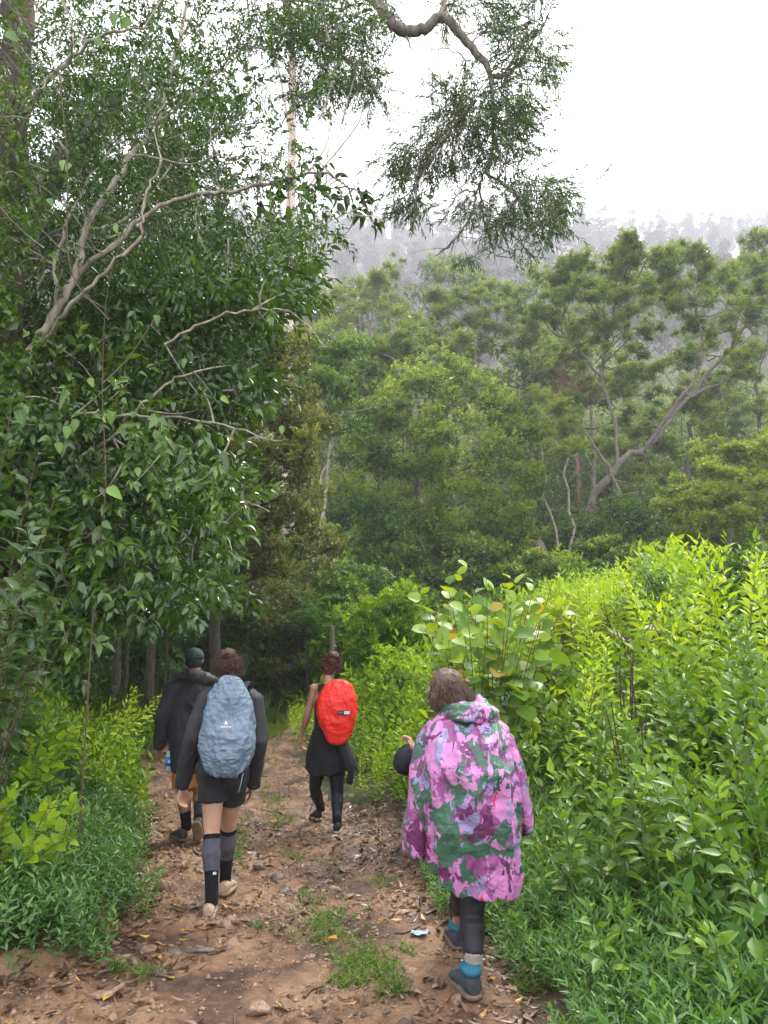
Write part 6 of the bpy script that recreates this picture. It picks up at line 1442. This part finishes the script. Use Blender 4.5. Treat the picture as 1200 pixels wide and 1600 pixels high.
# twigs and roots
x, y = on_path(34, 3.2, 9, thr=-.1, seed=15)
for k in range(len(x)):
    a = rng.normal(0, .5) + (0 if rng.random() < .7 else 1.2); L_ = rng.uniform(.12, .5); t = np.linspace(-.5, .5, 7) * L_
    X_, Y_ = x[k] + t * math.cos(a), y[k] + t * math.sin(a) + .02 * np.sin(t * 20 + k); tb = Tubes(); tb.add(np.stack([X_, Y_, pz(X_, Y_) + .006], 1), np.linspace(.006, .003, 7) * rng.uniform(.6, 1.5), 5)
    tb.build('twig', STN3 if k % 2 else TWIG, path)
def single(name, label, cat, px, py, me, s, rot=(0, 0, 0), dz=.01):
    p = ground_hit(px, py); o = link(bpy.data.objects.new(name, me)); o.location = (p[0], p[1], p[2] + dz); o.scale = s if isinstance(s, tuple) else (s,) * 3; o.rotation_euler = rot; tag(o, label, cat); return o
single('stone', 'rounded tan stone half sunk in the mud at the bottom edge of the path', 'stone', 405, 1583, stone_mesh(101, STN2, 3, .55), (.145, .13, .12), dz=.02)
single('stone', 'upright brown stone at the left edge of the path beside the weeds', 'stone', 250, 1392, stone_mesh(102, STN, 3, .9), (.10, .10, .15), (0, .15, .4), .03)
single('stone', 'long dark smooth stone lying across the path below the beige shoes', 'stone', 310, 1487, stone_mesh(103, STN3, 3, .4), (.22, .11, .10), (0, 0, .1), .01)
single('stone', 'flat pale stone among wet leaves at the lower left corner of the path', 'stone', 158, 1560, stone_mesh(104, STN2, 3, .5), (.14, .12, .10), (0, 0, .6), .015)
single('stone', 'brown wedge of rock in the path right of the grey knee socks', 'stone', 405, 1357, stone_mesh(105, STN3, 3, .8), (.12, .10, .09), (.2, .3, .4), .015)
def big_fallen(label, px, py, t, L, wr, rz, tm=OV5):
    lb = Leaves(); lb.add(np.zeros((1, 3)), np.array([[0, 1., 0]]), np.array([[0, 0, 1.]]), 1, wr, t); me = lb.build('fallen_leaf', L_DEAD, tm, linkit=False)
    return single('fallen_leaf', label, 'leaf', px, py, me, L, (rng.normal(0, .12), rng.normal(0, .12), rz), .02)
big_fallen('olive yellow fallen leaf lying flat by the grass in the middle of the path', 527, 1473, .965, .10, .5, 1.1)
big_fallen('pale curled fallen leaf right of the grass tufts near the bottom', 660, 1560, .88, .12, .35, 1.4, CURL[1])
big_fallen('small yellow fallen leaf left of the trailing beige shoe', 262, 1338, .99, .09, .4, 1.5)
big_fallen('orange fallen leaf beside the heel of the slate boot', 772, 1538, .97, .07, .5, .4)
big_fallen('purplish dead leaf lying among the rubble below the beige shoes', 415, 1450, .35, .17, .35, 1.2, CURL[0])
# blue scrap
bm = bmesh.new(); bmesh.ops.create_grid(bm, x_segments=12, y_segments=8, size=.5); V = np.array([v.co[:] for v in bm.verts]); zz = n3(V, 5, 3) * .10; sx = n3(V, 3, 4) * .08
for v, a, b in zip(bm.verts, zz, sx): v.co.z = a; v.co.x += b; v.co.y *= .5
me = bpy.data.meshes.new('plastic_scrap'); bm.to_mesh(me); bm.free(); me.materials.append(pbr('blue_plastic', (.14, .32, .52), .4, .5, .4, 60, col2=(.35, .48, .60), vscale=9)); me.shade_smooth()
single('plastic_scrap', 'crumpled pale blue plastic scrap on the path left of the slate boots', 'litter', 656, 1463, me, (.10, .12, .12), (0, 0, -.2), .02)

# ------------------------------------------------------------------ plants one can tell apart
def leafy(name, label, cat, base, stems, leafms, size, gap, mat_stem=STEM_G, group=None, droop=.35, start=.25, pair=True, r=.005, face=.35, petiole=.03, keep=1.0):
    """stems: polylines from the ground; single leaves in pairs up each"""
    root = empty(name, base); tag(root, label, cat, group); tb = Tubes(); n = 0
    for pts in stems:
        q = smooth_path(pts, 8); L_ = np.concatenate([[0], np.cumsum(np.linalg.norm(np.diff(q, axis=0), axis=1))]); tb.add(q, np.linspace(r, r * .35, len(q)), 6)
        s = L_[-1] * start; k = 0; a0 = rng.uniform(0, 6)
        while s <= L_[-1] + 1e-6:
            p = np.array([np.interp(s, L_, q[:, c]) for c in range(3)]); t = nrm(np.array([np.interp(s + .02, L_, q[:, c]) for c in range(3)]) - np.array([np.interp(s - .02, L_, q[:, c]) for c in range(3)]))
            f = s / L_[-1]; sz = size * (1.1 - .55 * f ** 3) * rng.uniform(.75, 1.15)
            for h_ in ((0, 1) if pair else (0,)):
                a = a0 + k * (1.57 if pair else 2.4) + h_ * math.pi + rng.normal(0, .25); u = nrm(np.cross(t, [.3, .2, .9])); v = np.cross(t, u); rad = u * math.cos(a) + v * math.sin(a)
                d = nrm(rad * (.95 - .45 * f) + t * (.30 + .5 * f) + [0, 0, -droop * rng.uniform(.4, 1.3) * (1 - .5 * f)])
                b = p + nrm(rad + t * .5) * petiole * sz / size
                if petiole > .02: tb.add([p, (p + b) / 2 + [0, 0, .004], b], [r * .35, r * .3, r * .25], 3)
                if n < 297 and rng.random() < keep: place_leaf(leafms[rng.integers(0, len(leafms))], root, b, d, upn(d[None], .35)[0] + np.array([0, -face, 0]) * rng.uniform(0, 1.6) if d[2] < .9 else rad, sz, 'leaf'); n += 1
            s += gap * rng.uniform(.75, 1.25) * (1 - .35 * f); k += 1
    tb.build('stem', mat_stem, root, loc=base); return root
def singles(mat, tm, n, tr_, wr): return single_leaf_meshes('leaf', mat, tm, n, tr_, 1.0, wr)
RND = broad('round', 7)
M_ROUND = singles(L_BIGR, RND, 15, (.2, .74), .88) + singles(L_BIGR, RND, 1, (.88, .93), .8)
M_NET = singles(L_NEARR, broad('ovate', 6), 10, (.15, .95), .46); M_BR = singles(L_BRIGHT, LAN4, 8, (.35, 1), .36); M_DK = singles(L_LEFTBIG, OV5, 10, (.0, .5), .42) ; M_LT = singles(L_BRIGHT, HEART5, 8, (.2, .75), .85)
M_VINE = singles(L_LEFTBIG, OV5, 6, (.55, .9), .62)
# the round-leaved shrub behind the poncho
D = 7.4; b = ground_at(752, D + .2)
stems = []
for (x, y, dd) in [(680, 950, .1), (715, 900, .2), (850, 940, .3), (775, 920, -.1), (800, 935, -.5), (700, 1000, -.5), (665, 985, -.2), (660, 930, 0), (700, 915, -.2), (735, 888, 0), (760, 905, -.3), (800, 905, 0), (835, 915, -.2), (860, 920, .1), (880, 945, -.1), (845, 965, -.4), (790, 950, -.5), (730, 950, -.5), (690, 990, -.4), (820, 1000, -.4), (760, 990, -.6), (745, 920, .3), (700, 960, .3), (820, 940, .4), (780, 1020, -.5), (720, 1030, -.5)]:
    e = P3(x, y, D + dd); s0 = np.array(b) + [rng.normal(0, .08), rng.normal(0, .08), -.05]; stems.append([s0, lerp(s0, e, .35) + [0, 0, .15], lerp(s0, e, .7) + [0, 0, .12], e])
leafy('shrub', 'broad shrub with big round pale and bronze leaves behind the poncho', 'shrub', b, stems, M_ROUND, .215, .085, TWIG, start=.36, pair=False, r=.007, droop=.75, petiole=.07, face=.75, keep=.72)
# tall bright weeds on the right margin
WG = 'tall weeds of the right bank'
def weed(label, px, D, topy, n, ms, size, gap, spreadpx=26, r=.006, start=.2, name='weed', mat_stem=STEM_G, droop=.3):
    bb = ground_at(px, D); st_ = []
    for k in range(n):
        e = P3(px + rng.normal(0, spreadpx), topy + abs(rng.normal(0, 22)), D + rng.normal(0, .18)); s0 = np.array(bb) + [rng.normal(0, .07), rng.normal(0, .07), -.05]
        e = np.array([e[0], e[1], max(e[2], s0[2] + .35)]); st_.append([s0, lerp(s0, e, .5) + rng.normal(0, .03, 3) - [(e[0] - s0[0]) * .2, 0, 0], e])
    return leafy(name, label, 'weed', bb, st_, ms, size, gap, mat_stem, WG, start=start, r=r, droop=droop)
weed('tallest bright lime weed rising against the dark trees at the right', 1125, 7.2, 832, 5, M_BR, .16, .085, 40)
weed('lime weed at the right margin, just right of the tallest one', 1190, 7.0, 850, 4, M_BR, .15, .09, 26)
weed('lime weed left of the tallest one, its tips bending over', 1060, 7.6, 905, 5, M_BR, .15, .09, 34)
weed('yellow green weed below the leaning tree, at the crest of the bank', 960, 10.5, 905, 6, M_BR, .17, .10, 40)
weed('small bright weed on the crest beside the dead trunk', 905, 10, 900, 5, M_BR, .16, .10, 30)
for lab, px, D, ty, n, sz in [('broad leaved weed hanging over the bank, right of the poncho hood', 905, 5.8, 1085, 4, .12), ('leafy weed at mid height between the poncho and the right margin', 990, 5.2, 1110, 5, .125), ('large leaved weed at the right margin level with the poncho sleeve', 1150, 4.8, 1090, 5, .135),
                          ('weed with pale upturned leaves close right of the poncho hem', 900, 4.6, 1230, 4, .11), ('dark leaved weed low at the right margin', 1165, 3.9, 1290, 5, .125), ('weed with drooping pointed leaves in front of the dark stalks', 1000, 4.5, 1200, 5, .13),
                          ('weed with one big glossy leaf catching light, right of centre of the bank', 1075, 4.4, 1190, 5, .14), ('bushy weed at the very right, half way up the bank', 1200, 5.6, 1000, 5, .13), ('thin weed standing behind the dark stalks', 1040, 6.2, 1010, 5, .13),
                          ('weed with loose open leaves above the poncho shoulder', 870, 7.0, 1050, 4, .12), ('spreading weed at the foot of the bank right of the slate boots', 940, 3.9, 1400, 4, .095), ('low weed at the bottom right corner', 1110, 3.5, 1440, 5, .105)]:
    weed(lab, px, D, ty, n, M_NET, sz, .075, 34, droop=.4)
for lab, px, D, ty, n, ms, sz in [('thin tall weed leaning right on the crest between the yellow bush and the lime weeds', 1015, 9.0, 880, 3, M_BR, .13), ('sparse weed on the crest above the round leaved shrub', 850, 11, 895, 4, M_BR, .14), ('dark tall weed at the right margin under the lime weed', 1170, 6.2, 950, 4, M_NET, .13),
                             ('pale weed standing proud in the middle of the bank', 930, 7.4, 985, 4, M_BR, .12), ('broad dark leaved weed low beside the poncho, level with its hem', 870, 4.7, 1290, 3, M_NET, .11), ('tall thin weed between the poncho and the dark stalks', 925, 6.4, 1040, 3, M_BR, .11)]:
    weed(lab, px, D, ty, n, ms, sz, .08, 30, droop=.4)
# dark dry stalks
bb = ground_at(985, 5.4); root = empty('dry_stalks', bb); tag(root, 'clump of dark dead stalks standing among the weeds of the right bank', 'dead plant')
DRY = pbr('dry_stalk', (.045, .028, .02), .85)
for k in range(9):
    e = P3(985 + rng.normal(0, 22), 1010 + abs(rng.normal(0, 50)), 5.3 + rng.normal(0, .12)); s0 = np.array(bb) + rng.normal(0, .05, 3) * [1, 1, 0]; tb = Tubes(); q = bez(s0, (s0 + e) / 2 + rng.normal(0, .04, 3), e, 8); tb.add(q, np.linspace(.008, .004, 8), 5)
    for f in (4, 5, 6): e2 = q[f] + np.array([rng.normal(0, .07), rng.normal(0, .05), .08]); tb.add([q[f], (q[f] + e2) / 2, e2], [.004, .003, .002], 4)
    tb.build('stalk', DRY, root)
# dead brown frond heap
def fronds(label, px, py, D, n, mat, tint, L_=.45, name='dead_fern', cat='dead plant', up=.2, wd=.03):
    bb = ground_at(px, D); root = empty(name, bb); tag(root, label, cat); c = P3(px, py, D)
    ms = []
    for k in range(4):
        LB = Leaves(); t = np.linspace(.08, 1, 16); p = np.stack([t * 0, t * L_, L_ * (.9 * t - 1.3 * t * t)], 1)
        for s_ in (-1, 1):
            d = np.stack([np.full(16, s_ * 1.), np.full(16, .45), np.full(16, -.25)], 1) + rng.normal(0, .12, (16, 3)); LB.add(p, d, upn(nrm(d), .2), L_ * .30 * np.sin(np.pi * t ** .7) + .01, wd, tint + rng.normal(0, .06))
        V, F = tube_data(np.concatenate([[[0, 0, 0]], p]), np.linspace(.005, .001, 17), 3); me = LB.build('frond', mat, DIAMOND, linkit=False)
        bm = bmesh.new(); bm.from_mesh(me); vs_ = [bm.verts.new(v) for v in V]; [bm.faces.new([vs_[i] for i in f]) for f in F]; bm.to_mesh(me); bm.free(); ms.append(me)
    for k in range(n): place_leaf(ms[k % 4], root, c + rng.normal(0, .12, 3), np.array([rng.normal(), rng.normal(), up]), np.array([rng.normal(0, .2), rng.normal(0, .2), 1.]), rng.uniform(.7, 1.3), 'frond')
    tb = Tubes(); tb.add([np.array(bb) - [0, 0, .1], lerp(bb, c, .6) + [.04, 0, 0], c], [.03, .025, .015], 6); tb.build('stem', DRY, root); return root
fronds('heap of rust brown dead fronds right of the path end', 600, 950, 16, 18, L_DEAD, .55, .5, up=-1.2)
fronds('small tuft of brown dead fronds on the crest of the right bank', 1010, 1000, 9.5, 12, L_DEAD, .45, .3, up=-.6)
fronds('green arching fern below the overhanging boughs on the left slope', 200, 985, 12.5, 16, L_BRIGHT, .25, 1.0, 'fern', 'fern', .9)
fronds('pale green fern in front of the hollow left of the cap', 262, 950, 15, 12, L_BRIGHT, .35, 1.1, 'fern', 'fern', 1.2)
fronds('green fern at the right edge of the hollow by the shrubs', 480, 985, 18, 12, L_HERB, .5, 1.0, 'fern', 'fern', 1.0)
# left margin: dark large-leaved sapling near the camera
D = 4.6; bb = ground_at(20, D); stems = []
for (x, y, dd) in [(20, 620, .3), (60, 700, .2), (90, 760, 0), (50, 820, -.3), (110, 850, 0), (40, 900, -.4), (95, 930, -.2), (30, 980, -.3), (120, 960, .1), (70, 1040, -.2), (20, 1090, -.4), (100, 1100, 0), (-10, 740, 0), (-20, 900, -.3), (10, 1010, -.1), (80, 1000, -.4)]:
    e = P3(x, y, D + dd); s0 = np.array(bb) + [rng.normal(0, .06), rng.normal(0, .06), 0]; m_ = lerp(s0, e, .5) + [-.12, 0, .05]; stems.append([s0, m_, e])
leafy('sapling', 'sapling with large dark leathery drooping leaves at the left margin', 'sapling', bb, stems, M_DK, .155, .042, TWIG, droop=.9, start=.42, pair=False, r=.006)
# light-leaved plant lower left
D = 4.7; bb = ground_at(40, D); stems = []
for k in range(8): e = P3(rng.uniform(-30, 120), rng.uniform(1230, 1370), D - rng.uniform(0, .35)); s0 = np.array(bb) + rng.normal(0, .1, 3) * [1, 1, 0]; stems.append([s0, lerp(s0, e, .6) + [0, 0, .08], e])
leafy('weed', 'pale green weed with round lobed leaves at the left margin above the small-leaved carpet', 'weed', bb, stems, M_LT, .085, .06, STEM_G, droop=.1, start=.35, r=.004)
# climber with a few large light leaves hanging in front of the boughs
root = empty('climbing_vine', ground_at(150, 5.6)); tag(root, 'thin climbing vine with scattered large light leaves in front of the overhanging boughs', 'vine')
tb = Tubes()
for pts in [[(135, 1120), (150, 900), (165, 760), (160, 600), (170, 440), (210, 330)], [(160, 600), (200, 560), (240, 500), (260, 470)], [(170, 500), (110, 420), (105, 250), (90, 90), (85, 20)]]:
    q = smooth_path([P3(x, y, 5.6 + rng.uniform(-.15, .15)) for x, y in pts], 5); q[0][2] = min(q[0][2], gz(q[0][0], q[0][1])) if pts[0][1] > 1000 else q[0][2]; tb.add(q, np.linspace(.006, .003, len(q)), 4)
tb.build('stem', TWIG, root)
for (x, y, s) in [(173, 638, .13), (120, 655, .10), (105, 665, .11), (168, 762, .13), (160, 815, .09), (243, 492, .09), (180, 350, .09), (30, 640, .14), (205, 30, .12), (180, 20, .12), (10, 50, .13), (130, 60, .1), (150, 60, .1), (100, 250, .09), (110, 255, .08), (75, 310, .08), (290, 560, .08), (345, 620, .08), (440, 665, .07), (400, 640, .08), (215, 730, .08), (90, 690, .1), (140, 590, .08), (260, 690, .07)]:
    p = P3(x, y, 5.5 + rng.uniform(-.2, .2)); d = np.array([rng.normal(0, .5), -.1, -.7]); place_leaf(M_VINE[rng.integers(0, 6)], root, p, d, np.array([rng.normal(0, .4), -1, .5]), s)
# young broad plants among the further left bank
for lab, px, D, ty, sz in [('bright weed beside the clay bank on the left slope', 150, 9.0, 1085, .10), ('weed with yellow green leaves left of the man in the cap', 205, 10.5, 1075, .10), ('weed at the left margin above the pale lobed leaves', 60, 6.2, 1120, .10), ('weed on the left bank close beside the path edge', 165, 7.5, 1150, .09)]:
    weed(lab, px, D, ty, 5, M_LT if 'margin' in lab else M_BR, sz, .07, 40)
# clay bank, post
bm = bmesh.new(); bmesh.ops.create_icosphere(bm, subdivisions=5, radius=1); V = np.array([v.co[:] for v in bm.verts]); V = V * (1 + .30 * fbm(V, 1.4, 4, 55) + .10 * fbm(V, 6, 3, 58))[:, None] * [1.3, .8, .62]
for v, c in zip(bm.verts, V): v.co = c
me = bpy.data.meshes.new('clay_bank'); bm.to_mesh(me); bm.free(); me.materials.append(pbr('red_clay', (.05, .028, .016), .85, .3, .9, 9, col2=(.17, .085, .045), vscale=2.4)); me.shade_smooth()
o = link(bpy.data.objects.new('clay_bank', me)); v = P3(395, 985, 24); o.location = v + np.array([0, .6, -.5]); o.scale = (1.0, .6, .5); o.rotation_euler = (0, 0, 1.5); tag(o, kind='structure')
v = P3(518, 1000, 16.5); bz = gz(v[0], 16.5); root = Tubes(); root.add([(v[0], 16.5, bz - .2), (v[0] + .01, 16.5, (bz + v[2]) / 2 + .1), (v[0] + .01, 16.5, P3(518, 978, 16.5)[2])], [.06, .055, .05], 10); root.add([(v[0] + .01, 16.5, P3(518, 978, 16.5)[2]), (v[0] + .01, 16.5, P3(518, 977, 16.5)[2])], [.05, .002], 10)
tag(root.build('wooden_post', BARK_GREY), 'short weathered grey post in the weeds above the auburn bun', 'post')
tot = 0; seen = set()
for ob in S.objects:
    if ob.type == 'MESH' and ob.data.name not in seen: seen.add(ob.data.name); tot += sum(len(p.vertices) - 2 for p in ob.data.polygons) if len(ob.data.polygons) < 3000 else len(ob.data.loops) - 2 * len(ob.data.polygons)
print('TRIS', tot, 'OBJ', len(S.objects))
